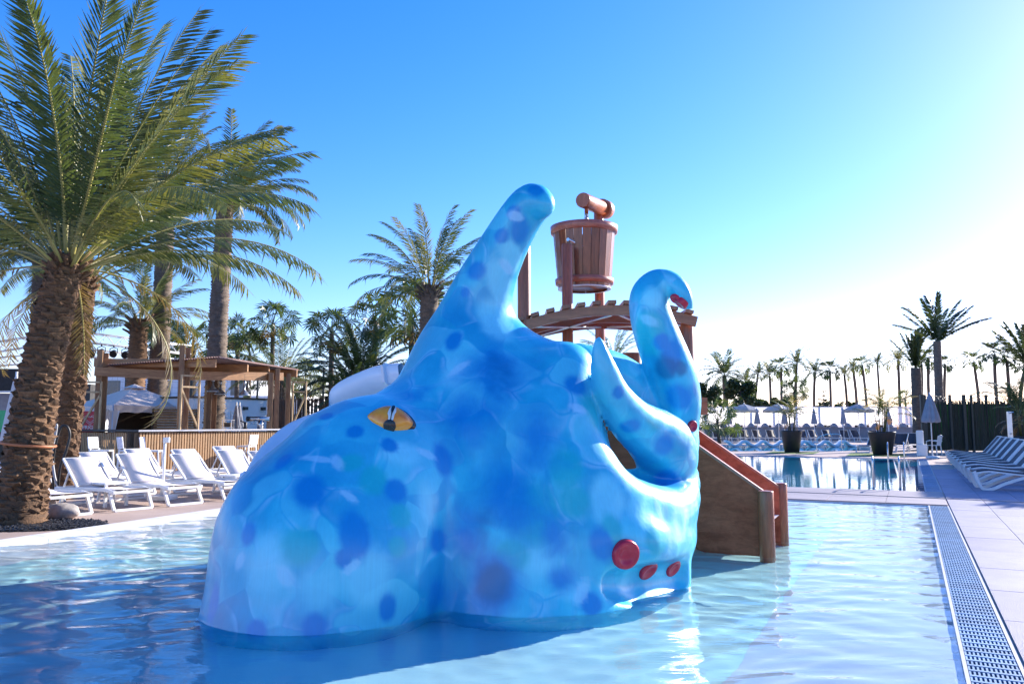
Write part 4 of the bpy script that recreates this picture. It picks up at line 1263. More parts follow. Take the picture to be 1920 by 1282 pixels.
# more palms on the left
def gp(px, Y): p = A(px, 700, Y); return Vector((p.x, p.y, 0))
feather_palm(gp(405, 28), A(424, 372, 28), 0.34, 0.27, 'tall slender date palm growing up through the bar roof', nf=40, length=3.2, kind='mid', tilt=(0.1, 1.9), bark='bark_grey', bend=-0.05, seed=12, wind=(0.55, 0), old=3)
feather_palm(gp(292, 34), A(312, 330, 34), 0.41, 0.31, 'tall date palm rising behind the pale gazebo tent', nf=36, length=3.8, kind='mid', tilt=(0.1, 1.9), bark='bark_grey', bend=0.10, seed=14, wind=(0.25, 0), old=4)
feather_palm(gp(252, 33), A(262, 598, 33), 0.38, 0.34, 'short date palm with spreading crown in front of the lighting truss', nf=34, length=3.1, kind='mid', tilt=(0.1, 1.9), bark='bark', seed=15, wind=(0.1, 0), old=3)
feather_palm(gp(78, 24), A(78, 470, 24), 0.28, 0.22, 'dark date palm glimpsed behind the leaning palm trunk', nf=30, length=2.6, kind='mid', tilt=(0.5, 2.1), bark='bark_grey', seed=16, wind=(-0.2, 0), old=2)
feather_palm(gp(800, 26), A(806, 535, 26), 0.40, 0.27, 'date palm with ringed trunk standing clear against the sky', nf=36, length=2.75, kind='mid', tilt=(0.02, 1.85), bark='bark_grey', seed=17, wind=(-0.05, 0), old=3, flare=1.0)
feather_palm(gp(680, 34), A(680, 700, 34), 0.55, 0.50, 'dark bushy cycad palm spreading low above the white flume', nf=64, length=2.9, kind='cyc', tilt=(0.05, 2.0), bark='bark_grey', seed=18, old=0, name='cycad_palm')
feather_palm(gp(650, 33), A(655, 735, 33), 0.4, 0.35, 'lower dark cycad clump in front of the wire fence', nf=36, length=2.2, kind='cyc', tilt=(0.05, 1.9), bark='bark_grey', seed=19, old=0, name='cycad_palm')
feather_palm(gp(530, 42), A(530, 712, 42), 0.3, 0.26, 'date palm with arching leaves behind the right bar post', nf=34, length=2.8, kind='mid', tilt=(0.1, 2.0), bark='bark_grey', seed=21, old=1)
feather_palm(gp(1148, 40), A(1150, 668, 40), 0.3, 0.25, 'palm crown showing under the slatted tower roof', nf=26, length=1.9, kind='mid', tilt=(0.1, 1.9), bark='bark_grey', seed=22, old=0)
FG = 'fan palms beyond the bar'
for px, py, Y, r, lb in ((446, 632, 48, 1.15, 'small fan palm between the tall trunk and a taller fan palm'), (512, 608, 46, 1.35, 'fan palm with rounded crown above the bar roof corner'),
                         (362, 655, 44, 1.45, 'leafy fan palm low behind the bar roof posts'), (468, 668, 46, 1.4, 'bright green fan palm just above the bar roof'), (420, 668, 50, 1.3, 'dark fan palm half hidden behind the tall trunk'),
                         (622, 625, 40, 1.25, 'fan palm at the left shoulder of the dark cycad'), (704, 602, 42, 1.3, 'fan palm rising behind the top of the cycad'), (772, 600, 36, 1.6, 'shaggy fan palm close behind the ringed trunk'),
                         (312, 640, 44, 1.1, 'fan palm peeping out beside the grey palm trunk'), (572, 715, 50, 1.2, 'small fan palm beside the wire fence post')):
    fan_palm(gp(px, Y), A(px, py, Y), 0.15, 0.11, lb, nf=22, R_=r * 0.72, seed=px, group=FG, dry=4)

# ------------------------------------------------------------------ gravel bed, rocks, hoses
M['gravel'] = plain('black_gravel', (0.035, 0.035, 0.04), 0.45, var=0.6, scale=30)
rn = random.Random(4)
gc = Vector((G(50, 985).x, G(50, 985).y, 0))
m = MB(); m.lathe([(1.12, 0.004), (0.6, 0.02), (0.001, 0.03)], 40)
for i in range(len(m.v)): m.v[i] = (m.v[i][0] * 1.0, m.v[i][1] * 0.62, m.v[i][2])
for k in range(1500):
    a = rn.random() * 6.28; r = math.sqrt(rn.random()) * 1.1
    c = Vector((math.cos(a) * r, math.sin(a) * r * 0.62, 0.012 + 0.02 * rn.random())); s = rn.uniform(0.012, 0.032)
    m.raw([c + Vector((rn.uniform(.6, 1.2) * x, rn.uniform(.6, 1.2) * y, rn.uniform(.4, .8) * z)) * s for x, y, z in ((1, 0, 0), (-1, 0, 0), (0, 1, 0), (0, -1, 0), (0, 0, 1), (0, 0, -1))], [(0, 2, 4), (2, 1, 4), (1, 3, 4), (3, 0, 4), (2, 0, 5), (1, 2, 5), (3, 1, 5), (0, 3, 5)])
g_ = m.build('gravel_bed', M['gravel'], loc=gc); stuff(g_); g_['label'] = 'black gravel bed around the foot of the leaning palm'; g_['category'] = 'gravel'
M['rock'] = plain('boulder', (0.36, 0.32, 0.29), 0.85, var=0.3, scale=5, bump=0.5, bscale=14, dirt=0.3)
def rock(p, s, label, seed):
    bm = bmesh.new(); bmesh.ops.create_icosphere(bm, subdivisions=3, radius=1)
    for v in bm.verts:
        k = 1 + 0.25 * mnoise.noise(v.co * 1.3 + Vector((seed, 0, 0))) + 0.08 * mnoise.noise(v.co * 4 + Vector((0, seed, 0)))
        v.co = Vector((v.co.x * s[0] * k, v.co.y * s[1] * k, v.co.z * s[2] * k))
    me = bpy.data.meshes.new('boulder'); bm.to_mesh(me); bm.free(); me.materials.append(M['rock'])
    for f in me.polygons: f.use_smooth = True
    tag(put('boulder', me, loc=p), label, 'rock')
q = G(112, 972); rock((q.x, q.y, 0.10), (0.28, 0.19, 0.15), 'rounded grey boulder on the deck edge of the gravel bed', 2.3)
q = G(84, 966); rock((q.x, q.y + 0.1, 0.10), (0.15, 0.14, 0.15), 'small pale boulder tucked against the palm foot', 6.1)
def hose(pts, r, mat, label, nm='hose'):
    pts = [Vector(p) for p in catmull([tuple(p) for p in pts], 8)]
    b = pts[-1]
    return tag(MB().tube([p - b for p in pts], r, 8).build(nm, mat, loc=b), label, 'hose')
Yh = 14.9
hp = lambda px, py: A(px, py, Yh + 0.1 * math.sin(px))
M['hose_grey'] = plain('grey_hose', (0.45, 0.46, 0.48), 0.4)
hose([hp(95, 905), hp(90, 860), hp(96, 815), hp(106, 796), hp(104, 815), hp(98, 850), hp(104, 900), hp(120, 935), hp(122, 940)], 0.022, M['hose_grey'], 'grey hose looped up behind the leaning palm', 'hose')
hose([hp(101, 920), hp(100, 860), hp(112, 806), hp(124, 798), hp(131, 815), hp(124, 845), hp(112, 880), hp(108, 938)], 0.022, M['black'], 'black hose in a loop beside the second palm trunk', 'hose')
hz = tag(empty('hose_stand', G(100, 935)), 'red handled hose stand behind the leaning palm', 'hose stand')
q = A(86, 888, Yh) - Vector(hz.location)
MB().tube([q - Vector((0, 0, .16)), q + Vector((0, 0, .16))], 0.035, 8).build('handle', plain('red_paint', (0.55, 0.05, 0.08), 0.4), hz)
MB().tube([(q.x, q.y, 0), (q.x, q.y, q.z - .1)], 0.02, 8).build('pole', M['steel'], hz)
# strap round the big trunk
m = MB()
for i in range(17):
    t = (850 - 835) and 0
strap_z = A(70, 832, 12.0).z
ti = min(range(len(ptsA)), key=lambda i: abs(ptsA[i].z - strap_z))
cen = ptsA[ti]
MB().lathe([(0.36, -0.018), (0.372, 0), (0.36, 0.018)], 28, (cen.x, cen.y, strap_z), Matrix.Rotation(0.10, 3, 'Y')).build('strap', plain('orange_strap', (0.42, 0.14, 0.05), 0.6), palmA)

# ------------------------------------------------------------------ white sun loungers
def lounger_parts(root, frame, sling, rails=M['white_plastic'], back_len=0.72, back_ang=R(41), slats=False):
    """foot end at x=0, head towards +x, width along y"""
    w = 0.66; h = 0.33; L = 1.22
    f = MB()
    for s in (-1, 1):
        pts = [(0.0, s * w / 2, h - 0.02), (0.25, s * w / 2, h + 0.015), (0.9, s * w / 2, h), (1.95, s * w / 2, h - 0.03)]
        for a, b in zip(pts[:-1], pts[1:]): f.bar(a, b, 0.04, 0.055)
    for x in (0.02, 1.93): f.bar((x, -w / 2, h - 0.02), (x, w / 2, h - 0.02), 0.04, 0.045)
    f.build('frame', frame, root, bevel=0.008)
    for x0, x1 in ((0.10, -0.02), (1.62, 1.74)):                  # sled legs: two legs and a floor bar
        for s in (-1, 1):
            MB().bar((x0 + 0.04, s * w / 2, h - 0.03), (x1, s * w / 2, 0.02), 0.05, 0.045).build('leg', frame, root, bevel=0.008)
        MB().bar((x1, -w / 2, 0.024), (x1, w / 2, 0.024), 0.045, 0.045).build('foot_bar', frame, root, bevel=0.008)
    bx = MB()
    hinge = Vector((L, 0, h + 0.02)); d = Vector((math.cos(back_ang), 0, math.sin(back_ang)))
    for s in (-1, 1): bx.bar(hinge + Vector((0, s * (w / 2 - 0.02), 0)), hinge + d * back_len + Vector((0, s * (w / 2 - 0.02), 0)), 0.035, 0.035)
    bx.bar(hinge + d * back_len + Vector((0, -w / 2 + .02, 0)), hinge + d * back_len + Vector((0, w / 2 - .02, 0)), 0.035, 0.035)
    for s in (-1, 1): bx.bar(hinge + d * 0.5 + Vector((0, s * (w / 2 - .07), -.02)), Vector((1.80, s * (w / 2 - 0.07), h - 0.02)), 0.025, 0.025)
    bx.build('back_frame', frame, root)
    ww = w - 0.07
    n = 10; vs_, fs = [], []
    for i in range(n + 1):
        x = 0.04 + (L - 0.04) * i / n; z = h + 0.028 - 0.03 * math.sin(math.pi * i / n)
        vs_ += [(x, -ww / 2, z), (x, ww / 2, z), (x, ww / 2, z - 0.012), (x, -ww / 2, z - 0.012)]
    for i in range(n):
        for k in range(4): fs.append((i * 4 + k, i * 4 + (k + 1) % 4, (i + 1) * 4 + (k + 1) % 4, (i + 1) * 4 + k))
    MB().raw(vs_, fs, True).build('seat', sling, root)
    nn = Vector((-d.z, 0, d.x))
    vs_, fs = [], []
    for i in range(n + 1):
        q = hinge + d * (0.02 + (back_len - 0.03) * i / n) + nn * (0.02 - 0.02 * math.sin(math.pi * i / n))
        for y, k in ((-ww / 2, 0), (ww / 2, 0), (ww / 2, 1), (-ww / 2, 1)): vs_.append(q + Vector((0, y, 0)) - nn * 0.012 * k)
    for i in range(n):
        for k in range(4): fs.append((i * 4 + k, i * 4 + (k + 1) % 4, (i + 1) * 4 + (k + 1) % 4, (i + 1) * 4 + k))
    fs += [(3, 2, 1, 0), (n * 4, n * 4 + 1, n * 4 + 2, n * 4 + 3)]
    MB().raw(vs_, fs, True).build('backrest', sling, root)
hv = Vector((-0.85, 0.52, 0)).normalized(); wv_d = Vector((hv.y, -hv.x, 0))
HANG = math.atan2(hv.y, hv.x)
M['sling'] = plain('grey_white_sling', (0.74, 0.67, 0.66), 0.8, var=0.04, scale=40, bump=0.1, bscale=400)
wl = empty('sun_lounger', (0, 0, 0)); lounger_parts(wl, M['white_plastic'], M['sling'])
wl2 = empty('sun_lounger', (0, 0, 0)); lounger_parts(wl2, M['white_plastic'], M['sling'], back_len=0.72, back_ang=R(46))
c0 = Vector((-5.80, 14.40, 0)); r2 = Vector((-7.47, 16.28, 0))
LG = 'white sun loungers by the shallow pool'
row1 = [(-2.05, 'white sun lounger half hidden behind the leaning palm trunk'), (-1.0, 'white sun lounger nearest the boulders, its foot towards the pool'), (0.0, 'white sun lounger in front of the white parasol stand'), (1.18, 'white sun lounger fourth along the pool, right of the white parasol stand'),
        (2.2, 'white sun lounger behind the small white table, near the octopus'), (3.15, 'white sun lounger partly hidden by the octopus head')]
row2 = [(0.0, 'rear white sun lounger just right of the second palm trunk'), (1.1, 'rear white sun lounger in front of the middle bar stools'), (2.25, 'rear white sun lounger below the corner of the bar counter'), (3.4, 'rear white sun lounger casting its shadow on the slatted counter')]
used = set(); cnt = 0
for base, row in ((c0, row1), (r2, row2)):
    for k, lb in row:
        src_ = wl if (cnt * 7) % 5 < 3 else wl2
        cnt += 1
        o = src_ if src_.name not in used else copy_tree(src_)
        used.add(src_.name)
        p = base + wv_d * k
        o.location = (p.x, p.y, 0.0); o.rotation_euler = (0, 0, HANG + random.uniform(-.07, .07)); tag(o, lb, 'sun lounger', LG)
def side_table(p, label):
    t = tag(empty('side_table', (p.x, p.y, 0), HANG), label, 'table', 'white side tables between the loungers')
    MB().box((0, 0, 0.40), (0.48, 0.48, 0.035)).build('table_top', M['white_plastic'], t, bevel=0.01)
    for x in (-.2, .2):
        for y in (-.2, .2): MB().bar((x, y, 0), (x * .95, y * .95, 0.383), 0.045, 0.045).build('leg', M['white_plastic'], t)
side_table(Vector((-7.12, 14.35, 0)), 'white plastic side table between the two nearest loungers')
side_table(Vector((-5.55, 16.35, 0)), 'white plastic side table beside the fourth lounger')
side_table(Vector((-7.9, 18.0, 0)), 'white side table in the rear lounger row')
ps = tag(empty('parasol_stand', (*A(306, 900, 15.4)[:2], 0)), 'empty white parasol stand with upright tube among the loungers', 'parasol stand')
MB().box((0, 0, 0.045), (0.42, 0.42, 0.09)).build('base', M['white_plastic'], ps, bevel=0.02)
MB().tube([(0, 0, 0.09), (0, 0, 1.18)], 0.026, 12).build('pole', M['white_plastic'], ps)
MB().tube([(0, 0, 0.09), (0, 0, 0.35)], 0.045, 12).build('socket', M['white_plastic'], ps)
MB().box((0.03, 0, 1.13), (0.12, 0.06, 0.10)).build('clamp', M['white_plastic'], ps, bevel=0.01)

# closed parasols
M['canopy_grey'] = plain('parasol_grey', (0.34, 0.34, 0.38), 0.85, var=0.12, scale=5, bump=0.1)
M['canopy_pale'] = plain('parasol_pale', (0.62, 0.62, 0.64), 0.85, var=0.08, scale=5)
def closed_parasol(root, z0, z1, r, mat, n=8, pole=M['white_plastic']):
    k = n * 4; vs_, fs = [], []
    prof = [(0.0, 0.05), (0.12, 0.28), (0.5, 0.62), (0.82, 0.9), (0.97, 1.0), (1.0, 0.9)]
    for t, q in prof:
        z = z1 + (z0 - z1) * t
        for i in range(k):
            a = 2 * math.pi * i / k
            fold = 1.0 - 0.38 * (0.5 - 0.5 * math.cos(a * n)) * min(1, t * 2.5)
            vs_.append((math.cos(a) * r * q * fold, math.sin(a) * r * q * fold, z + 0.05 * r * math.cos(a * n) * t))
    for j in range(len(prof) - 1):
        for i in range(k): fs.append((j * k + i, (j + 1) * k + i, (j + 1) * k + (i + 1) % k, j * k + (i + 1) % k))
    MB().raw(vs_, fs, True).build('canopy', mat, root)
    MB().tube([(0, 0, 0.02), (0, 0, z1 + 0.06)], 0.025, 10).build('pole', pole, root)
    MB().lathe([(0.0005, 0.09), (0.05, 0.085), (0.26, 0.06), (0.27, 0.0)], 20).build('base', pole, root)
q = A(22, 850, 17.0)
o = tag(empty('parasol', (q.x, q.y, 0)), 'closed pale grey parasol at the far left edge behind the palm', 'parasol'); closed_parasol(o, zat(22, 832, 17), zat(22, 702, 17), 0.24, M['canopy_pale'])

# ------------------------------------------------------------------ beach bar
C0 = Vector((-10.2, 22.0, 0)); dR = Vector((0.53, 0.85, 0)).normalized(); dL = Vector((-0.85, 0.53, 0)).normalized()
nR = Vector((dR.y, -dR.x, 0)); nL = Vector((-dR.x, -dR.y, 0))
CT = 1.24
bar = tag(empty('bar_counter', C0), 'L shaped bar counter clad in vertical timber slats', 'bar counter')
def wing(d, nrm, L, top_mat):
    ang = math.atan2(d.y, d.x)
    MB().box((0, 0, 0), (L, 0.5, CT - 0.05)).build('carcass', M['dark_wood'], bar, loc=d * (L / 2) - nrm * 0.28 + Vector((0, 0, (CT - 0.05) / 2)))
    bar.children[-1].rotation_euler = (0, 0, ang)
    o = MB().box((0, 0, 0), (L + 0.1, 0.62, 0.05)).build('counter_top', top_mat, bar, loc=d * (L / 2) - nrm * 0.24 + Vector((0, 0, CT)), bevel=0.006); o.rotation_euler = (0, 0, ang)
    sm = MB().box((0, 0, 0), (0.056, 0.03, CT - 0.07)).mesh('slat', M['slat'])
    k = int(L / 0.088)
    for i in range(k):
        put('slat', sm, bar, loc=d * (0.03 + 0.088 * (i + 0.5)) - nrm * 0.015 + Vector((0, 0, (CT - 0.07) / 2 + 0.01)), rot=(0, 0, ang))
M['dark_wood'] = plain('dark_backing', (0.09, 0.055, 0.03), 0.7)
M['steel_top'] = plain('grey_counter_top', (0.55, 0.55, 0.57), 0.35, 0.3)
wing(dR, nR, 6.6, M['steel_top']); wing(dL, nL, 5.6, M['black'])
def stool(p, rz, label):
    t = tag(empty('bar_stool', (p.x, p.y, 0), rz), label, 'bar stool', 'white bar stools at the slatted counter')
    w = 0.42; s_ = 0.75
    MB().box((0, 0, s_), (w, w, 0.045)).build('seat', M['white_plastic'], t, bevel=0.012)
    bk_ = MB(); bk_.box((-w / 2 - 0.03, 0, s_ + 0.20), (0.03, w, 0.30), M=Matrix.Rotation(-0.14, 3, 'Y')); bk_.build('backrest', M['white_plastic'], t, bevel=0.01)
    for x in (-1, 1):
        for y in (-1, 1):
            top = s_ + (0.06 if x < 0 else -0.02)
            MB().bar((x * (w / 2 + 0.03), y * (w / 2 - 0.01), 0), (x * (w / 2 - 0.02), y * (w / 2 - 0.025), top), 0.038, 0.038).build('leg', M['white_plastic'], t)
    for x in (-1, 1): MB().bar((x * w / 2, -w / 2, 0.28), (x * w / 2, w / 2, 0.28), 0.03, 0.03).build('footrest', M['white_plastic'], t)
    for y in (-1, 1): MB().bar((-w / 2, y * (w / 2 - .01), 0.34), (w / 2, y * (w / 2 - .01), 0.34), 0.03, 0.03).build('stretcher', M['white_plastic'], t)
for px, Y, lb, rz in ((190, 20.6, 'white bar stool farthest along the shaded counter', -0.1), (243, 20.6, 'white bar stool in the middle of the three at the shaded counter', 0.15), (285, 20.4, 'white bar stool closest to the counter corner', 0.15)):
    p = A(px, 850, Y); stool(Vector((p.x, p.y, 0)), rz, lb)
for px, Y, lb in ((462, 24.6, 'white bar stool before the sunlit slats, left of two'), (505, 25.4, 'white bar stool before the sunlit slats near the octopus'), (538, 26.3, 'white bar stool almost hidden by the octopus head')):
    p = A(px, 850, Y); stool(Vector((p.x, p.y, 0)), math.atan2(-nR.y, -nR.x) + 0.25, lb)
# pergola roof over the bar
per = tag(empty('bar_pergola', (-10, 24, 0)), 'timber pergola with corrugated brown roof over the bar', 'pergola')
PL = Vector(per.location)
def rawpost(px, Y, z0, z1, w, mat=M['timber_post'], parent=per, name='post'):
    p = A(px, 700, Y)
    o = MB().box((0, 0, 0), (w, w, z1 - z0)).build(name, mat, parent, loc=Vector((p.x, p.y, (z0 + z1) / 2)) - Vector(parent.location), bevel=0.01); o.rotation_euler = (0, 0, 0.4); return o
for px, Y, py in ((186, 23.3, 656), (197, 23.6, 662), (340, 23.3, 648), (351, 23.6, 652), (508, 26.0, 700), (520, 26.3, 691), (394, 26.5, 702), (404, 26.8, 702), (541, 27.4, 700)):
    rawpost(px, Y, 0.0, zat(px, py, Y), 0.15)
def beam(p, q, w, h, name='rafter', mat=M['timber']):
    p, q = Vector(p), Vector(q); c = (p + q) / 2; d = q - p
    o = MB().box((0, 0, 0), (d.length, w, h)).build(name, mat, per, loc=c - PL, bevel=0.008)
    o.rotation_euler = (0, -math.atan2(d.z, math.hypot(d.x, d.y)), math.atan2(d.y, d.x)); return o
rafters = [(405, 681, 23.4, 172), (465, 690, 24.9, 195), (505, 694, 26.2, 225), (557, 700, 27.6, 260)]
for px, py, Y, pl in rafters:
    b = A(px, py, Y); a = A(pl, 690, Y); a.z = b.z + 0.03; a.y = Y + 0.15
    beam(a, b, 0.10, 0.24)
beam(A(178, 696, 23.2), A(340, 704, 23.6), 0.10, 0.26, 'main_beam'); beam(A(335, 704, 23.4), A(530, 706, 26.6), 0.10, 0.26, 'main_beam')
beam(A(192, 700, 27.5), A(420, 700, 27.8), 0.10, 0.24, 'main_beam')
M['corrugated'] = plain('brown_corrugated_sheet', (0.20, 0.10, 0.075), 0.6, var=0.2, dirt=0.3)
m = MB(); e0, e1, e2, e3 = A(200, 684, 23.1), A(412, 669, 23.3), A(562, 693, 27.9), A(240, 690, 28.2)
nn = 90
rows_ = []
for i in range(nn + 1):
    t = i / nn; a = e0.lerp(e1, t); b = e3.lerp(e2, t); dz = 0.022 * math.sin(i * math.pi)
    z = 0.025 * (1 if i % 2 else -1)
    rows_.append((a + Vector((0, 0, z)), b + Vector((0, 0, z))))
vs_ = []; fs = []
for a, b in rows_: vs_ += [a - PL, b - PL, b - PL - Vector((0, 0, .012)), a - PL - Vector((0, 0, .012))]
for i in range(nn):
    for k in range(4): fs.append((i * 4 + k, i * 4 + (k + 1) % 4, i * 4 + 4 + (k + 1) % 4, i * 4 + 4 + k))
m.raw(vs_, fs); m.build('roof_sheet', M['corrugated'], per)
# braced batten frames standing on the counter
def batten_frame(px0, px1, Y, py_top, flip=False, dy=0.0):
    t = tag(empty('batten_frame', (*A(px0, 800, Y)[:2], CT + 0.02)), BF.pop(0), 'frame', 'pale batten frames on the bar counter')
    a = A(px0, 800, Y); b = A(px1, 800, Y + dy); zt_ = zat(px0, py_top, Y); L0 = Vector(t.location)
    P0 = Vector((a.x, a.y, CT + 0.02)); P1 = Vector((b.x, b.y, CT + 0.02)); up = Vector((0, 0, zt_ - CT - 0.02))
    def bt(p, q, nm): MB().bar(p - L0, q - L0, 0.05, 0.05).build(nm, M['timber_pale'], t)
    bt(P0, P0 + up, 'stile'); bt(P1, P1 + up, 'stile'); bt(P0 + up * 0.985, P1 + up * 0.985, 'rail'); bt(P0 + up * 0.78, P1 + up * 0.78, 'rail')
    bt((P0 if flip else P1) + up * 0.03, (P1 if flip else P0) + up * 0.74, 'brace')
BF = ['pale batten frame with diagonal brace at the counter corner', 'pale batten frame beside the octopus head at the end of the bar', 'pale batten frame in front of the red ice cream cabinet', 'pale batten frame standing by the shaggy palm trunk inside the bar']
batten_frame(337, 371, 23.1, 702, dy=0.5); batten_frame(547, 572, 26.8, 715, True); batten_frame(150, 186, 23.2, 715, True); batten_frame(383, 402, 26.6, 722, dy=0.4)
# bell lamps
M['lamp_grey'] = plain('zinc_lamp', (0.42, 0.44, 0.46), 0.3, 0.7)
for px, py, Y, lb in ((399, 732, 25.0, 'zinc bell lamp hanging left of the pair over the bar'), (413, 737, 26.0, 'smaller zinc bell lamp beside the shaggy trunk'), (458, 739, 25.0, 'low zinc bell lamp hanging over the middle of the bar'), (464, 733, 26.2, 'rear zinc bell lamp over the middle of the bar')):
    p = A(px, py, Y); t = tag(empty('pendant_lamp', p), lb, 'lamp', 'zinc bell lamps hanging under the bar roof')
    MB().lathe([(0.0005, 0.28), (0.03, 0.28), (0.035, 0.16), (0.06, 0.10), (0.10, 0.07), (0.17, -0.01), (0.20, -0.04), (0.185, -0.035), (0.09, 0.05), (0.0005, 0.08)], 20).build('shade', M['lamp_grey'], t)
    MB().tube([(0, 0, 0.28), (0, 0, 0.42)], 0.045, 10).build('cap', M['lamp_grey'], t)
    MB().tube([(0, 0, 0.42), (0, 0, 2.97 - p.z)], 0.006, 5).build('cord', M['black'], t)
# beer tap
tp = C0 + dR * 4.35 - nR * 0.2; bt_ = tag(empty('beer_tap', (tp.x, tp.y, CT + 0.026)), 'steel beer tap tower on the bar counter', 'beer tap')
ax = Vector((1, 0.15, 0)).normalized()
MB().tube([(0, 0, 0), (0, 0, 0.28)], [0.10, 0.085], 16).build('column', M['steel'], bt_)
MB().tube([-ax * 0.36 + Vector((0, 0, .32)), ax * 0.28 + Vector((0, 0, .32))], 0.075, 16).build('barrel', M['steel'], bt_)
MB().tube([-ax * 0.44 + Vector((0, 0, .32)), -ax * 0.36 + Vector((0, 0, .32))], 0.08, 16).build('end_cap', M['black'], bt_)
for k in range(4): MB().tube([-ax * (0.3 - 0.12 * k) + Vector((0, -.06, .26)), -ax * (0.3 - 0.12 * k) + Vector((0, -.09, .16))], 0.012, 6).build('tap', M['steel'], bt_)
gp_ = C0 + dR * 3.75 - nR * 0.2; cg = tag(empty('coffee_grinder', (gp_.x, gp_.y, CT + 0.026)), 'small black lever press left of the beer tap', 'press')
MB().tube([(0, 0, 0), (0, 0, 0.10), (0, 0, 0.22)], [0.07, 0.05, 0.06], 12).build('body', M['black'], cg); MB().tube([(0, 0, .2), (-0.17, 0, .26)], 0.018, 8).build('lever', M['black'], cg)
# lounge chair by the counter end
lc = tag(empty('lounge_chair', (*A(517, 850, 20.5)[:2], 0), 0.6), 'black cushioned white shell chair beside the octopus head', 'chair')
MB().lathe([(0.0005, 0.32), (0.25, 0.36), (0.42, 0.55), (0.44, 0.58), (0.40, 0.56), (0.24, 0.42), (0.0005, 0.38)], 24, M=Matrix.Rotation(-0.5, 3, 'Y')).build('shell', M['white_plastic'], lc)
MB().lathe([(0.0005, 0.40), (0.24, 0.44), (0.36, 0.58), (0.33, 0.66), (0.2, 0.52), (0.0005, 0.48)], 24, M=Matrix.Rotation(-0.5, 3, 'Y')).build('cushion', M['black'], lc)
for a in (0.6, 2.2, 3.8, 5.4): MB().bar((0.30 * math.cos(a), 0.30 * math.sin(a), 0), (0.12 * math.cos(a), 0.12 * math.sin(a), 0.36), 0.03, 0.03).build('leg', M['white_plastic'], lc)
# gazebo tent
tent = tag(empty('gazebo_tent', (-14.19, 30.08, 0)), 'cream pop up gazebo tent behind the bar counter', 'tent'); TT = Vector(tent.location)
M['canvas'] = plain('cream_canvas', (0.78, 0.64, 0.55), 0.85, var=0.06, scale=2, bump=0.15, bscale=8)
cs = [Vector((-13.8, 27.78, 0)), Vector((-11.93, 30.36, 0)), Vector((-14.52, 32.34, 0)), Vector((-16.5, 29.81, 0))]
ez, az_ = 2.08, 2.85; ap = Vector((0, 0, az_)); capz = 2.50
m = MB()
for i in range(4):
    a, b = cs[i] - TT, cs[(i + 1) % 4] - TT
    n = 8; vs_ = []; fs = []
    for r_ in range(n + 1):
        t = r_ / n
        for k in range(9):
            s = k / 8; e = a.lerp(b, s); p = e.lerp(Vector((0, 0, 0)), t); p.z = ez + (az_ - ez) * t - 0.10 * math.sin(math.pi * t) * (1 - 0.6 * abs(2 * s - 1)) - 0.03 * math.sin(math.pi * s) * (1 - t)
            vs_.append(p)
    for r_ in range(n):
        for k in range(8): fs.append((r_ * 9 + k, r_ * 9 + k + 1, (r_ + 1) * 9 + k + 1, (r_ + 1) * 9 + k))
    m.raw(vs_, fs, True)
m.build('canopy', M['canvas'], tent)
for i in range(4):
    a, b = cs[i] - TT, cs[(i + 1) % 4] - TT
    m = MB(); vs_ = []; fs = []
    for k in range(25):
        s = k / 24; e = a.lerp(b, s) * 1.01; rip = 0.02 * math.sin(s * 40)
        d_ = e.normalized() * rip
        vs_ += [(e.x, e.y, ez - 0.03 * math.sin(math.pi * s)), (e.x + d_.x, e.y + d_.y, ez - 0.26 - 0.015 * math.sin(s * 31))]
    for k in range(24): fs.append((2 * k, 2 * k + 2, 2 * k + 3, 2 * k + 1))
    m.raw(vs_, fs, True); m.build('valance', M['canvas'], tent)
    MB().tube([(a.x, a.y, 0), (a.x, a.y, ez)], 0.025, 8).build('leg', M['alu'], tent)
m = MB(); a = cs[0] - TT                                            # gathered curtain at the front corner
vs_ = []; fs = []
for j in range(9):
    t = j / 8; wd = 0.34 * (1 - 0.8 * t) + 0.06
    for k in range(9):
        s = k / 8 - 0.5; vs_.append((a.x + s * wd * 1.3, a.y - 0.03 + 0.04 * math.sin(k * 2.2), ez - 0.2 - t * 1.0))
for j in range(8):
    for k in range(8): fs.append((j * 9 + k, j * 9 + k + 1, (j + 1) * 9 + k + 1, (j + 1) * 9 + k))
m.raw(vs_, fs, True); m.build('curtain', M['canvas'], tent)
for i in (1, 2):                                                    # dark side walls at the back
    a, b = (cs[i] - TT) * 0.985, (cs[(i + 1) % 4] - TT) * 0.985
    MB().raw([(a.x, a.y, 0), (b.x, b.y, 0), (b.x, b.y, ez - .1), (a.x, a.y, ez - .1)], [(0, 1, 2, 3)]).build('side_wall', M['dark_wood'], tent)
m = MB()                                                            # vent cap
for i in range(4):
    a, b = (cs[i] - TT) * 0.2, (cs[(i + 1) % 4] - TT) * 0.2
    m.raw([(a.x, a.y, az_ - 0.10), (b.x, b.y, az_ - 0.10), (0, 0, az_ + 0.06)], [(0, 1, 2)])
m.build('vent_cap', M['canvas'], tent)
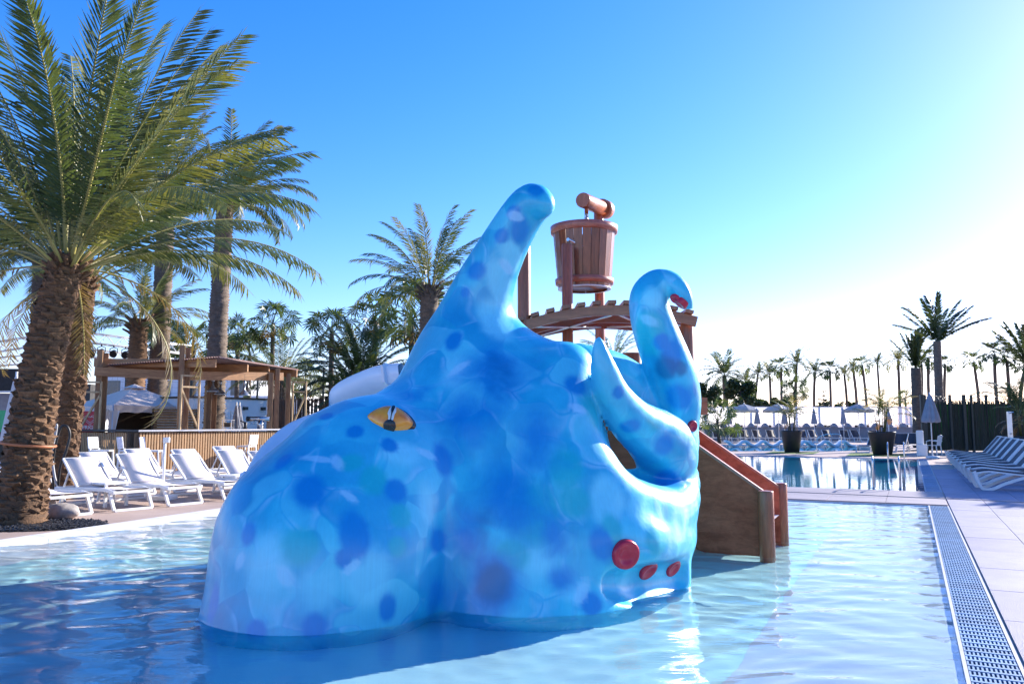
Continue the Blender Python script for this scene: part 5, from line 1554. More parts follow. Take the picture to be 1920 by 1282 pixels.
# dark reed screens behind the bar
M['reed'] = plain('reed_screen', (0.15, 0.085, 0.055), 0.9, var=0.5, scale=10, stretch=(9, 9, 0.25), bump=0.6, bscale=22)
def reed_screen(p, q, z0, z1, label, name='reed_fence', mat=None, step=0.035, posts=True):
    p, q = Vector((p[0], p[1], 0)), Vector((q[0], q[1], 0)); t = tag(empty(name, (*((p + q) / 2)[:2], 0)), label, 'fence'); L0 = Vector(t.location)
    d = (q - p); L = d.length; d.normalize(); nrm = Vector((d.y, -d.x, 0)); m = MB(); r_ = random.Random(int(L * 100))
    k = int(L / step)
    for i in range(k):
        c = p + d * (i + 0.5) * step - L0 + nrm * r_.uniform(-.02, .02); zt_ = z1 + r_.uniform(-.06, .05); lean = d * r_.uniform(-.05, .05)
        w = step * r_.uniform(0.5, 1.0)
        m.raw([c - d * w + Vector((0, 0, z0)), c + d * w + Vector((0, 0, z0)), c + d * w + lean + Vector((0, 0, zt_)), c - d * w + lean + Vector((0, 0, zt_)), c + nrm * 0.02 + Vector((0, 0, z0)), c + nrm * 0.02 + lean + Vector((0, 0, zt_))], [(0, 4, 5, 3), (4, 1, 2, 5)])
    m.build('reeds', mat or M['reed'], t)['kind'] = 'stuff'
    if posts:
        for i in range(int(L / 2.4) + 1):
            c = p + d * min(L, i * 2.4) - L0 - nrm * 0.06; MB().tube([(c.x, c.y, 0), (c.x, c.y, z1 + 0.12)], 0.05, 8).build('post', M['dark_metal'], t)
    return t
reed_screen(A(505, 780, 33.5), A(790, 780, 33.0), 0, 2.45, 'brown reed fence between the bar and the cycads')
reed_screen((-17.6, 33.4, 0), (-13.6, 34.4, 0), 0, 2.1, 'dark reed screen in the shade behind the gazebo')
# louvred timber screen
lv = tag(empty('louvre_screen', (-12.1, 28.9, 0), 0.55), 'pale louvred timber screen beside the gazebo', 'screen')
for s in (-1, 1): MB().box((s * 0.75, 0, 0.98), (0.06, 0.06, 1.96)).build('stile', M['dark_wood'], lv)
sm = MB().box((0, 0, 0), (1.44, 0.06, 0.05)).mesh('louvre', M['slat'])
for i in range(20): put('louvre', sm, lv, loc=(0, 0, 0.12 + i * 0.095), rot=(0.6, 0, 0))
# white service hut
hut = tag(empty('service_hut', (-11.6, 29.2, 0)), 'white service hut with door and wall lights behind the bar', 'hut'); HL = Vector(hut.location)
hd = Vector((0.50, 0.866, 0)); hn = Vector((hd.y, -hd.x, 0)); ha = math.atan2(hd.y, hd.x)
o = MB().box((0, 0, 0), (3.5, 2.0, 2.36)).build('wall', M['white_wall'], hut, loc=hd * 1.75 - hn * 1.0 + Vector((0, 0, 1.18))); o.rotation_euler = (0, 0, ha)
o = MB().box((0, 0, 0), (3.6, 2.1, 0.07)).build('roof', M['dark_wood'], hut, loc=hd * 1.75 - hn * 1.0 + Vector((0, 0, 2.40))); o.rotation_euler = (0, 0, ha)
for s, w in ((0.55, 0.72), (2.0, 0.60)):
    o = MB().box((0, 0, 0), (w, 0.05, 1.9)).build('door', M['white_plastic'], hut, loc=hd * s + hn * 0.022 + Vector((0, 0, .96)), bevel=0.006); o.rotation_euler = (0, 0, ha)
    o2 = MB().box((0, 0, 0), (0.10, 0.05, 0.02)).build('door_handle', M['steel'], o, loc=(w * .36, -.05, 0.05))
for s in (2.35, 3.25):
    o = MB().box((0, 0, 0), (0.16, 0.14, 0.12)).build('wall_light', M['dark_metal'], hut, loc=hd * s + hn * 0.075 + Vector((0, 0, 2.02))); o.rotation_euler = (0, 0, ha)
for s, zz_ in ((1.35, 1.2), (1.5, 1.5)):
    o = MB().box((0, 0, 0), (0.08, 0.06, 0.5)).build('pipe_box', M['white_plastic'], hut, loc=hd * s + hn * 0.035 + Vector((0, 0, zz_))); o.rotation_euler = (0, 0, ha)
for px, lb in ((442, 'closed charcoal parasol in front of the white hut, left of the pair'), (448, 'closed charcoal parasol in front of the white hut, right of the pair')):
    q = A(px, 800, 27.6 + (px - 442) * 0.03); o = tag(empty('parasol', (q.x, q.y, 0)), lb, 'parasol', 'charcoal parasols at the hut'); closed_parasol(o, zat(px, 804, 27.6), zat(px, 757, 27.6), 0.17, M['canopy_grey'])
dc = tag(empty('glass_rack', (C0 + dR * 3.3 - nR * 0.45) + Vector((0, 0, CT + .026))), 'small clear drinks rack on the bar counter', 'rack')
for x in (-.14, .14):
    for y in (-.1, .1): MB().bar((x, y, 0), (x, y, .28), .015, .015).build('leg', M['alu'], dc)
for z in (.05, .28): MB().box((0, 0, z), (.32, .24, .015)).build('shelf', M['alu'], dc)
MB().box((0, 0, .13), (.2, .16, .14)).build('tray', M['dark_wood'], dc)
# ice cream cabinet
M['sign_red'] = plain('cabinet_red', (0.62, 0.02, 0.045), 0.35, var=0.06)
fz = tag(empty('ice_cream_cabinet', (*A(167, 800, 25.0)[:2], 0), 0.12), 'red and white ice cream cabinet with heart sign reading FRIGO', 'freezer cabinet')
MB().box((0, 0.35, 0.95), (0.70, 0.70, 1.90)).build('body', M['white_plastic'], fz, bevel=0.03)
MB().box((0.03, -0.008, 1.20), (0.56, 0.02, 1.24)).build('sign_panel', M['sign_red'], fz, bevel=0.008)
fc = bpy.data.curves.new('sign_lettering', 'FONT'); fc.body = 'FRIGO'; fc.size = 0.155; fc.align_x = 'CENTER'; fc.extrude = 0.002; fc.offset = 0.004; fc.materials.append(M['white_plastic'])
tmp = bpy.data.objects.new('tmp', fc); COL.objects.link(tmp); bpy.context.view_layer.update()
me = bpy.data.meshes.new_from_object(tmp.evaluated_get(bpy.context.evaluated_depsgraph_get())); bpy.data.objects.remove(tmp)
o = put('sign_lettering', me, fz, loc=(0.03, -0.022, 1.27), rot=(math.pi / 2, 0, 0))
def heart(k, r0=0.0):
    return [(0.03 + k * 0.0115 * 16 * math.sin(t) ** 3, -0.024, 1.56 + k * 0.0105 * (13 * math.cos(t) - 5 * math.cos(2 * t) - 2 * math.cos(3 * t) - math.cos(4 * t))) for t in [2 * math.pi * (r0 + (1 - 2 * r0) * i / 40) for i in range(41)]]
m = MB(); m.tube(heart(1.0, 0.03), 0.014, 6, flat=.5); m.tube(heart(0.62, 0.10), 0.014, 6, flat=.5); m.build('heart_emblem', M['white_plastic'], fz)

# ------------------------------------------------------------------ wire fence, stage with lighting truss, hotel
wf = tag(empty('wire_fence', (-6, 36, 0)), 'tall dark green wire mesh fence behind the bar', 'fence'); WFL = Vector(wf.location)
wy = 36.5; xs0, xs1 = -21.0, -3.0; wz = 3.85
m = MB()
for i in range(73):
    x = xs0 + (xs1 - xs0) * i / 72; m.bar(Vector((x, wy, 0.1)) - WFL, Vector((x, wy, wz)) - WFL, 0.006, 0.006)
for i in range(15):
    z = 0.2 + 0.26 * i; m.bar(Vector((xs0, wy, z)) - WFL, Vector((xs1, wy, z)) - WFL, 0.006, 0.006)
m.build('wire_mesh', M['dark_metal'], wf)['kind'] = 'stuff'
for i in range(7):
    x = xs0 + 3.0 * i; MB().box((0, 0, 0), (0.09, 0.09, wz + 0.1)).build('post', M['dark_metal'], wf, loc=Vector((x + 0.4, wy, (wz + 0.1) / 2)) - WFL)
def truss(p, q, s, label):
    p, q = Vector(p), Vector(q); t = tag(empty('lighting_truss', (p + q) / 2), label, 'truss', 'white lighting trusses over the stage'); L0 = Vector(t.location)
    d = (q - p); L = d.length; d.normalize(); sd = d.cross(Vector((0, 0, 1))).normalized() * s / 2; up = Vector((0, 0, s / 2))
    offs = [sd + up, -sd + up, -sd - up, sd - up]
    for o_2 in offs: MB().tube([p + o_2 - L0, q + o_2 - L0], 0.028, 6).build('chord', M['white_plastic'], t)
    k = int(L / (s * 1.1)); m = MB()
    for i in range(k):
        a, b = p.lerp(q, i / k), p.lerp(q, (i + 1) / k)
        for u, v in ((0, 1), (1, 2), (2, 3), (3, 0)):
            if i % 2: u, v = v, u
            m.tube([a + offs[u] - L0, b + offs[v] - L0], 0.016, 4, cap=False)
    m.build('lacing', M['white_plastic'], t)['kind'] = 'stuff'
truss(A(-90, 664, 32), A(135, 628, 34), 0.42, 'white lighting truss sloping up behind the leaning palm')
truss(A(140, 630, 34), A(352, 656, 40), 0.42, 'white lighting truss carrying the black spotlights')
truss(A(-90, 686, 33), A(110, 668, 35), 0.36, 'lower white truss left of the leaning palm')
truss(A(150, 660, 36), A(330, 680, 42), 0.36, 'lower white truss behind the bar roof')
for i, (px, py) in enumerate(((172, 662), (190, 660), (213, 662), (235, 664), (272, 668))):
    p = A(px, py, 34.5 + i * 0.7); t = tag(empty('stage_spotlight', p), ['black stage spotlight next to the second palm trunk', 'black stage spotlight above the left bar post', 'third black spotlight along the white truss', 'black stage spotlight left of the short palm', 'black stage spotlight between the two grey palm trunks'][i], 'spotlight', 'black spotlights on the truss')
    ax = Vector((0.3, -0.9, -0.45)).normalized()
    MB().tube([-ax * 0.18, ax * 0.02, ax * 0.16], [0.10, 0.15, 0.16], 14).build('can', M['black'], t)
    MB().tube([(-.17, 0, 0), (-.17, 0, .2), (0, 0, .26), (.17, 0, .2), (.17, 0, 0)], 0.02, 6).build('yoke', M['black'], t)
    MB().tube([(0, 0, .24), (0, 0, .36)], 0.03, 6).build('clamp', M['black'], t)
stg = tag(empty('stage', (-20, 36, 0)), 'covered stage with black fascia and grey backdrop at the far left', 'stage'); SG = Vector(stg.location)
M['backdrop'] = plain('stage_backdrop', (0.33, 0.33, 0.36), 0.8, var=0.1)
a = A(-60, 712, 36); b = A(140, 712, 38)
MB().bar(a - SG, b - SG, 0.4, 1.0).build('fascia', M['black'], stg)
MB().bar(A(-60, 775, 37.5) - SG, A(92, 775, 38.5) - SG, 0.1, 1.9).build('backdrop', M['backdrop'], stg)
MB().bar(A(-60, 735, 35.8) - SG, A(100, 733, 37.5) - SG, 0.06, 0.08).build('rail', M['white_plastic'], stg)
for px in (92, 158):
    p = A(px, 700, 36.5); MB().box((0, 0, 0), (0.9 if px > 100 else .4, 0.5, 3.2)).build('pillar', M['black'], stg, loc=Vector((p.x, p.y, 1.6)) - SG)
bn = A(4, 770, 30); bo = tag(empty('banner_board', (bn.x, bn.y, 0)), 'green and blue banner board at the far left edge', 'banner')
MB().box((0, 0, 1.5), (0.5, 0.05, 0.85)).build('panel', plain('banner_green', (0.05, 0.45, 0.16), 0.5), bo); MB().box((0, -0.005, 0.75), (0.5, 0.05, 0.62)).build('panel', plain('banner_blue', (0.05, 0.25, 0.65), 0.5), bo)
for x in (-.2, .2): MB().box((x, 0.06, 0.9), (.05, .05, 1.8)).build('post', M['dark_metal'], bo)
# hotel blocks in the distance
M['facade'] = plain('hotel_white', (0.74, 0.75, 0.78), 0.8, var=0.05)
M['glass_dark'] = plain('window_glass', (0.05, 0.08, 0.12), 0.08, var=0.2)
def hotel(x0, x1, Y, floors, fh, label, z0=0.0, bays=6):
    t = tag(empty('hotel_block', ((x0 + x1) / 2, Y, 0)), label, 'building'); w = x1 - x0
    MB().box((0, 3, (floors * fh + 0.8) / 2), (w, 6, floors * fh + 0.8)).build('wall', M['facade'], t)
    MB().box((0, 2.8, floors * fh + 0.9), (w + .4, 6.8, 0.22)).build('roof', M['white_wall'], t)
    gm_ = MB().box((0, 0, 0), (w / bays * .62, 0.06, fh * .66)).mesh('window', M['glass_dark'])
    sb = MB().box((0, 0, 0), (w / bays * .94, 1.0, 0.14)).mesh('balcony', M['facade']); rl = MB().box((0, 0, 0), (w / bays * .94, 0.06, 0.85)).mesh('balustrade', M['facade'])
    for f in range(floors):
        for k in range(bays):
            x = -w / 2 + w / bays * (k + .5)
            put('window', gm_, t, loc=(x, -.01, f * fh + fh * .5))
            bo_ = put('balcony', sb, t, loc=(x, -.5, f * fh + 0.1)); put('balustrade', rl, bo_, loc=(0, -.46, 0.45))
hotel(-34, -21.5, 66, 2, 2.7, 'white hotel block seen under the bar roof', bays=6)
hotel(-21, -16.6, 64, 1, 2.6, 'low white hotel wing near the wire fence', bays=2)
# young norfolk pine behind the fence
M['pine'] = leaf('pine_needles', (0.07, 0.10, 0.06), (0.14, 0.17, 0.09), 0.2)
def norfolk(base, H, label, seed, tiers=11, spread=0.42, group=None):
    t = tag(empty('norfolk_pine', base), label, 'tree', group); rn_ = random.Random(seed)
    MB().tube([(0, 0, 0), (0.02, 0, H * .5), (0, 0, H)], [H * .018, H * .012, H * .003], 7).build('trunk', M['bark_grey'], t)
    m = MB()
    for i in range(tiers):
        z = H * (0.18 + 0.80 * i / tiers); L = H * spread * (1 - 0.82 * i / tiers)
        for k in range(6):
            a = k * math.pi / 3 + i * .5 + rn_.uniform(-.2, .2); d = Vector((math.cos(a), math.sin(a), 0.12 + .25 * i / tiers))
            pts = [Vector((0, 0, z)), Vector((0, 0, z)) + d * L * .5, Vector((0, 0, z + L * .06)) + d * L]
            m.tube(pts, [H * .005, H * .004, H * .002], 4, cap=False)
            for j in range(9):
                q = pts[0].lerp(pts[2], .25 + .75 * j / 8); s_ = d.cross(Vector((0, 0, 1))).normalized()
                for sg in (-1, 1):
                    e = q + s_ * sg * L * .16 * (1.1 - j / 9) + d * L * .1 + Vector((0, 0, L * .06))
                    m.raw([q, e + Vector((0, 0, .02 * H * .3)), e - Vector((0, 0, .02 * H * .3)), q + d * L * .07], [(0, 1, 2), (0, 3, 1)])
    m.build('crown', M['pine'], t)
norfolk(gp(625, 44), 4.3, 'young norfolk pine behind the wire fence', 4)
# ------------------------------------------------------------------ right side: rails, planters, parasols, loungers
def handrail(p, q, label, h=0.70):
    p, q = Vector(p), Vector(q); t = tag(empty('pool_handrail', p), label, 'handrail', 'steel pool handrails'); e = q - p
    pts = [Vector((0, 0, -0.02)), Vector((0, 0, h * .8)), e * 0.06 + Vector((0, 0, h * .96)), e * 0.25 + Vector((0, 0, h)), e * .7 + Vector((0, 0, h * .92)), e + Vector((0, 0, h * .55)), e + Vector((0, 0, -0.6))]
    MB().tube([Vector(x) for x in catmull([tuple(x) for x in pts], 5)], 0.022, 10).build('rail', M['steel'], t)
    for b in (Vector((0, 0, 0)),): MB().lathe([(0.0005, .03), (.045, .028), (.05, 0.016)], 14, b).build('flange', M['steel'], t)
fe = lambda px, a: ab(a, 0)
q = G(1638, 917); handrail((q.x, q.y, 0), q + U * 0.75, 'left steel handrail at the near edge of the still pool')
q = G(1688, 918); handrail((q.x, q.y, 0), q + U * 0.75, 'right steel handrail at the near edge of the still pool')
q = G(1666, 862); handrail((q.x, q.y, 0), q - U * 0.75, 'steel handrail at the far end of the still pool, left one')
q = G(1696, 862); handrail((q.x, q.y, 0), q - U * 0.75, 'steel handrail at the far end of the still pool by the grating')
# planters
M['pot'] = plain('black_planter', (0.022, 0.022, 0.026), 0.45, var=0.2)
M['soil'] = plain('soil', (0.05, 0.035, 0.025), 0.9)
M['areca'] = leaf('areca_leaf', (0.09, 0.13, 0.045), (0.27, 0.22, 0.07), 0.35)
M['areca_dry'] = leaf('areca_leaf_dry', (0.28, 0.13, 0.06), (0.40, 0.22, 0.10), 0.35)
AR = [frond_mesh('leaf', 1.3, [0.7, 1.1, 1.6][i], 22, 0.26, 0.022, 200 + i, 0.35, M['areca']) for i in range(3)]
ARD = frond_mesh('dry_leaf', 0.9, 1.6, 16, 0.22, 0.02, 210, 0.1, M['areca_dry'])
def planter(p, r, h, H, label, seed, n=26, plant_label=''):
    t = tag(empty('planter', (p.x, p.y, 0)), label, 'planter')
    MB().lathe([(0.0005, 0.0), (r * .62, 0.0), (r * .66, 0.02), (r * .98, h * .95), (r * 1.0, h), (r * .93, h), (r * .90, h * .93), (0.0005, h * .93)], 28).build('pot', M['pot'], t)
    pl = tag(empty('potted_palm', (p.x, p.y, h * .93)), plant_label, 'plant'); rn_ = random.Random(seed); k = H / 2.0
    m = MB()
    stems = []
    for i in range(7):
        a = rn_.random() * 6.28; d = Vector((math.cos(a) * .12, math.sin(a) * .12, 0)) * r * 2; top = d * 1.9 + Vector((0, 0, H * rn_.uniform(.35, .55)))
        m.tube([d, (d + top) / 2, top], [.022, .02, .014], 6); stems.append(top)
    m.build('stems', M['areca'], pl)
    for i in range(n):
        b = rn_.choice(stems); put_frond(rn_.choice(AR), pl, b * rn_.uniform(.7, 1), i * 2.4, rn_.uniform(.05, 1.0), k * rn_.uniform(.6, 1.05), 0, 'leaf')
    for i in range(8): b = rn_.choice(stems); put_frond(ARD, pl, b * .5, i * 2.4 + .7, rn_.uniform(.8, 1.5), k * .8, 0, 'dry_leaf')
    MB().lathe([(r * .9, -0.004), (0.0005, 0.0)], 20).build('soil', M['soil'], t, loc=(0, 0, h * .945))
q = G(1485, 848); planter(q, 0.53, 1.08, 2.0, 'big black planter at the corner of the far pool', 3, plant_label='browning palm in the planter by the far pool')
q = G(1655, 853); planter(q, 0.60, 1.06, 2.3, 'big black planter behind the far handrails', 5, 32, plant_label='feathery palm in the planter behind the handrails')
q = G(1925, 872); planter(q, 0.5, 1.0, 2.6, 'grey black planter cut off by the right edge', 7, 40, plant_label='green palm leaning in from the right edge')
M['turf'] = plain('artificial_turf', (0.12, 0.20, 0.04), 0.95, var=0.3, scale=20, bump=0.6, bscale=120)
for (c, w, d, lb) in ((G(1490, 849), 2.9, 2.2, 'green turf mat under the left planter'), (G(1650, 853), 3.4, 2.4, 'green turf mat under the planter by the handrails')):
    o = MB().box((0, 0, 0.006), (w, d, 0.012)).build('turf_mat', M['turf'], loc=(c.x, c.y + .3, 0)); o.rotation_euler = (0, 0, U_ANG); tag(o, lb, 'mat')
# floating lounge chairs at the far pool edge
pf = []
for i in range(24):
    t = i / 23; x = -0.95 + 1.9 * t; z = 0.30 * (math.exp(-((t - 0.02) / .16) ** 2)) + 0.30 * math.exp(-((t - .62) / .15) ** 2) + 0.12
    pf.append((x, z))
m = MB(); vs_ = []; fs = []
for x, z in pf:
    for y, dz in ((-.33, 0), (.33, 0), (.33, -.13), (-.33, -.13)): vs_.append((x, y, z + dz))
for i in range(23):
    for k in range(4): fs.append((i * 4 + k, i * 4 + (k + 1) % 4, i * 4 + 4 + (k + 1) % 4, i * 4 + 4 + k))
fs += [(3, 2, 1, 0), (92, 93, 94, 95)]
pm = m.raw(vs_, fs, True).mesh('pool_lounger', M['white_plastic'])
for i, px in enumerate((1388, 1424, 1459, 1502, 1541, 1574)):
    q = G(px, 836.5); o = put('pool_lounger', pm, loc=(q.x, q.y, -0.03), rot=(0, 0, 0.15 * math.sin(i * 3)))
    tag(o, ['white wave shaped pool lounger, leftmost in the far pool', 'white wave shaped pool lounger, second from the slide', 'white wave shaped pool lounger just left of the planter', 'white wave shaped pool lounger just right of the planter', 'white wave shaped pool lounger, second right of the planter', 'white wave shaped pool lounger near the far steel rails'][i], 'pool lounger', 'wave loungers in the far pool')
q = G(1578, 842); handrail((q.x, q.y, 0), q + Vector((-0.9, 1.2, 0)), 'curved steel rail of the far pool beside the wave loungers', 0.85)
# brown sling loungers
M['sling_brown'] = plain('brown_sling', (0.075, 0.062, 0.075), 0.7, var=0.15, scale=30)
fl_ = empty('sling_lounger'); lounger_parts(fl_, M['white_plastic'], M['sling_brown'], back_len=0.72, back_ang=R(52))
fg = 'dark loungers in front of the far wall'
pos = [1327, 1354, 1381, 1408, 1434, 1460, 1513, 1540, 1567, 1594, 1623, 1652]
nb_l = ['by the slide rim', 'second from the slide', 'under the open parasol', 'right of the open parasol', 'left of the planter leaves', 'beside the planter leaves', 'right of the planter leaves', 'between two closed parasols', 'behind the curved rail', 'under the right open parasol', 'behind the second planter', 'past the second planter']
fu = False
for px, nb__ in zip(pos, nb_l):
    o = fl_ if not fu else copy_tree(fl_); fu = True
    q = G(px, 829.0); o.location = (q.x, q.y, 0); o.rotation_euler = (0, 0, math.pi / 2 + 0.12 * math.sin(px)); tag(o, 'dark sling lounger in the far row, ' + nb__, 'sun lounger', fg)
for px, py, lb in ((1668, 848, 'dark slatted lounger left in the group behind the far handrails'), (1692, 846, 'dark slatted lounger middle in the group behind the far handrails'), (1713, 845, 'dark slatted lounger nearest the white cabinet'), (1618, 849, 'low white framed lounger left of the second planter')):
    o = copy_tree(fl_); q = G(px, py); o.location = (q.x, q.y, 0); o.rotation_euler = (0, 0, 0.75); tag(o, lb, 'sun lounger', 'loungers behind the far handrails')
# near right row of curved loungers
def curved_lounger():
    t = empty('slatted_lounger'); w = 0.68
    prof = [(0.0, 0.36), (0.25, 0.40), (0.55, 0.37), (0.95, 0.33), (1.25, 0.34)]
    side = [(-0.02, 0.37), (0.10, 0.02), (0.30, 0.0), (0.55, 0.12), (0.95, 0.26), (1.35, 0.31), (1.95, 0.30)]
    for s in (-1, 1):
        pts = [Vector(x) for x in catmull([(x, s * w / 2, z + .03) for x, z in side], 4)]
        m = MB()
        for a, b in zip(pts[:-1], pts[1:]): m.bar(a, b, 0.04, 0.06)
        m.build('side_frame', M['white_plastic'], t)
        MB().bar((1.75, s * w / 2, 0.30), (1.86, s * w / 2, 0.0), 0.045, 0.06).build('leg', M['white_plastic'], t)
        pr = [Vector(x) for x in catmull([(x, s * w / 2, z) for x, z in prof], 3)]
        m = MB()
        for a, b in zip(pr[:-1], pr[1:]): m.bar(a, b, 0.04, 0.03)
        m.build('rail', M['white_plastic'], t)
    pr = catmull(prof, 4); vs_ = []; fs = []
    for x, z in pr: vs_ += [(x, -w / 2 + .02, z + .035), (x, w / 2 - .02, z + .035), (x, w / 2 - .02, z + .015), (x, -w / 2 + .02, z + .015)]
    for i in range(len(pr) - 1):
        for k in range(4): fs.append((i * 4 + k, i * 4 + (k + 1) % 4, i * 4 + 4 + (k + 1) % 4, i * 4 + 4 + k))
    fs += [(3, 2, 1, 0)]
    MB().raw(vs_, fs, True).build('seat', M['sling_brown'], t)
    h = Vector((1.25, 0, .35)); d = Vector((math.cos(R(50)), 0, math.sin(R(50)))); nn = Vector((-d.z, 0, d.x))
    for s in (-1, 1): MB().bar(h + Vector((0, s * (w / 2 - .01), 0)), h + d * .78 + Vector((0, s * (w / 2 - .01), 0)), .05, .05).build('back_rail', M['white_plastic'], t)
    MB().box(h + d * .39, (.76, w - .08, .018), M=Matrix((d, Vector((0, 1, 0)), nn)).transposed()).build('backrest', M['sling_brown'], t)
    MB().bar(h + d * .78 - Vector((0, w / 2, 0)), h + d * .78 + Vector((0, w / 2, 0)), .04, .04).build('top_bar', M['white_plastic'], t)
    return t
cl = curved_lounger()
nth = ['nearest', 'second nearest', 'third nearest', 'fourth nearest', 'fifth nearest', 'sixth nearest', 'seventh nearest', 'eighth nearest', 'farthest']
for i in range(9):
    o = cl if i == 0 else copy_tree(cl)
    p = ab(4.25 + i * 1.75, 0.95); o.location = (p.x, p.y, 0.016); o.rotation_euler = (0, 0, math.atan2(V.y, V.x) + 0.10 + random.uniform(-.02, .02))
    tag(o, 'white framed brown lounger, %s in the row along the walkway' % nth[i], 'sun lounger', 'brown loungers along the walkway')
# parasols
def open_parasol(root, H, r, mat):
    m = MB(); n = 8; vs_ = []; fs = []
    for j in range(5):
        t = j / 4
        for i in range(n * 2):
            a = math.pi * i / n; sag = 1 - (0.06 if i % 2 else 0) * t
            vs_.append((math.cos(a) * r * t * sag + 1e-4 * math.cos(a), math.sin(a) * r * t * sag + 1e-4 * math.sin(a), H - 0.48 * t * t * 0.5 - 0.25 * t - (0.03 if i % 2 else 0) * math.sin(t * 3.1)))
    k = n * 2
    for j in range(4):
        for i in range(k): fs.append((j * k + i, (j + 1) * k + i, (j + 1) * k + (i + 1) % k, j * k + (i + 1) % k))
    m.raw(vs_, fs); m.build('canopy', mat, root)
    ez_ = H - 0.49; m = MB(); vs_ = []; fs = []
    for i in range(k + 1):
        a = math.pi * i / n; sag = 1 - (0.06 if i % 2 else 0)
        vs_ += [(math.cos(a) * r * sag, math.sin(a) * r * sag, ez_ - (0.0 if i % 2 == 0 else 0.0)), (math.cos(a) * r * sag, math.sin(a) * r * sag, ez_ - 0.16 - (0.05 if i % 2 else 0))]
    for i in range(k): fs.append((2 * i, 2 * i + 1, 2 * i + 3, 2 * i + 2))
    m.raw(vs_, fs); m.build('valance', mat, root)
    for i in range(n):
        a = 2 * math.pi * i / n; MB().bar((0, 0, H - .55), (math.cos(a) * r * .6, math.sin(a) * r * .6, H - .32), .02, .02).build('rib', M['alu'], root)
    MB().tube([(0, 0, 0.02), (0, 0, H + .08)], 0.03, 8).build('pole', M['white_plastic'], root)
    MB().lathe([(0.0005, 0.09), (0.05, 0.085), (0.28, 0.06), (0.30, 0.0)], 16).build('base', M['white_plastic'], root)
M['canopy_far'] = leaf('parasol_cloth', (0.50, 0.50, 0.52), (0.62, 0.61, 0.62), 0.3)
for px, lb in ((1318, 'open pale parasol next to the octopus arm'), (1397, 'open pale parasol above the dark far loungers'), (1461, 'open pale parasol behind the left planter'), (1612, 'open pale parasol left of the second planter')):
    q = G(px, 828.5); o = tag(empty('open_parasol', (q.x, q.y, 0)), lb, 'parasol', 'open parasols in front of the far wall'); open_parasol(o, zat(px, 757, q.y), 1.22, M['canopy_far'])
for px, py, lb in ((1307, 829, 'closed grey parasol half hidden by the octopus arm'), (1368, 829, 'closed grey parasol left of the wide open one'), (1421, 829, 'closed grey parasol right of the wide open one'), (1472, 829, 'closed grey parasol behind the planter leaves'), (1528, 829, 'closed grey parasol standing alone before the glass screen'), (1583, 829, 'closed grey parasol beside the right open one'), (1668, 836, 'closed parasol behind the second planter')):
    q = G(px, py); o = tag(empty('parasol', (q.x, q.y, 0)), lb, 'parasol', 'closed parasols in front of the far wall'); closed_parasol(o, zat(px, 795, q.y), zat(px, 764, q.y), 0.26, M['canopy_grey'])
q = G(1749, 858); o = tag(empty('parasol', (q.x, q.y, 0)), 'large closed grey parasol in front of the reed fence', 'parasol'); closed_parasol(o, zat(1749, 792, q.y), zat(1752, 738, q.y), 0.40, M['canopy_grey'])
# white cabinet and stacking chair by it
q = G(1729, 855); cb = tag(empty('pump_cabinet', (q.x, q.y, 0), U_ANG), 'white stepped cabinet at the end of the still pool', 'cabinet')
MB().box((0, 0, .26), (.5, .42, .52)).build('body', M['white_plastic'], cb, bevel=.03); MB().box((.05, .05, .82), (.28, .3, .62)).build('tower', M['white_plastic'], cb, bevel=.05); MB().box((.05, -.1, 1.0), (.16, .02, .12)).build('panel', M['dark_metal'], cb)
q = G(1763, 853); ch = tag(empty('plastic_chair', (q.x, q.y + .5, 0), 2.2), 'white plastic garden chair by the reed fence', 'chair')
MB().box((0, 0, .43), (.46, .46, .03)).build('seat', M['white_plastic'], ch, bevel=.01)
for x in (-.2, .2):
    for y in (-.2, .2): MB().bar((x * 1.15, y * 1.15, 0), (x, y, .42), .04, .04).build('leg', M['white_plastic'], ch)
for i in range(6): MB().bar((-.22, -.17 + i * .068, .44), (-.30, -.19 + i * .076, .86), .03, .02).build('back_slat', M['white_plastic'], ch)
MB().tube([(-.31, -.21, .84), (-.33, 0, .90), (-.31, .21, .84)], .025, 8).build('back_rail', M['white_plastic'], ch)
for y in (-.24, .24): MB().tube([(-.26, y, .62), (.05, y, .66), (.22, y, .62), (.22, y, .42)], .022, 8).build('armrest', M['white_plastic'], ch)
# reed fence on the right with dark posts and netting
M['reed_green'] = plain('weathered_reed', (0.075, 0.075, 0.055), 0.9, var=0.5, scale=10, stretch=(9, 9, 0.25), bump=0.6, bscale=22)
a = A(1728, 790, 40.0); b = A(2050, 790, 38.5)
rf = reed_screen((a.x, a.y, 0), (b.x, b.y, 0), 0.12, zat(1800, 752, 39), 'weathered reed fence with dark posts behind the walkway loungers', mat=M['reed_green'], step=0.03, posts=False)
RL = Vector(rf.location); d = (b - a); d.z = 0; d.normalize()
for k, px in enumerate((1727, 1733, 1780, 1806, 1820, 1848, 1900)):
    p = A(px, 780, 39.6); MB().box((0, 0, 0), (.14 if px in (1806, 1727) else .09, .12, 2.85)).build('post', M['dark_metal'], rf, loc=Vector((p.x, p.y - .12, 1.42)) - RL)
m = MB(); r_ = random.Random(2)
for i in range(40):
    c = a.lerp(b, i / 40) - RL; e = a.lerp(b, (i + 1) / 40) - RL; zz0 = 2.45; s0 = .22 + .12 * math.sin(i * .5); s1 = .22 + .12 * math.sin((i + 1) * .5)
    m.tube([(c.x, c.y, zz0 + s0), (e.x, e.y, zz0 + s1)], .018, 4); m.tube([(c.x, c.y, zz0), (e.x, e.y, zz0 + s1)], .010, 4); m.tube([(c.x, c.y, zz0 + s0), (e.x, e.y, zz0)], .010, 4)
m.build('netting', M['dark_metal'], rf)['kind'] = 'stuff'
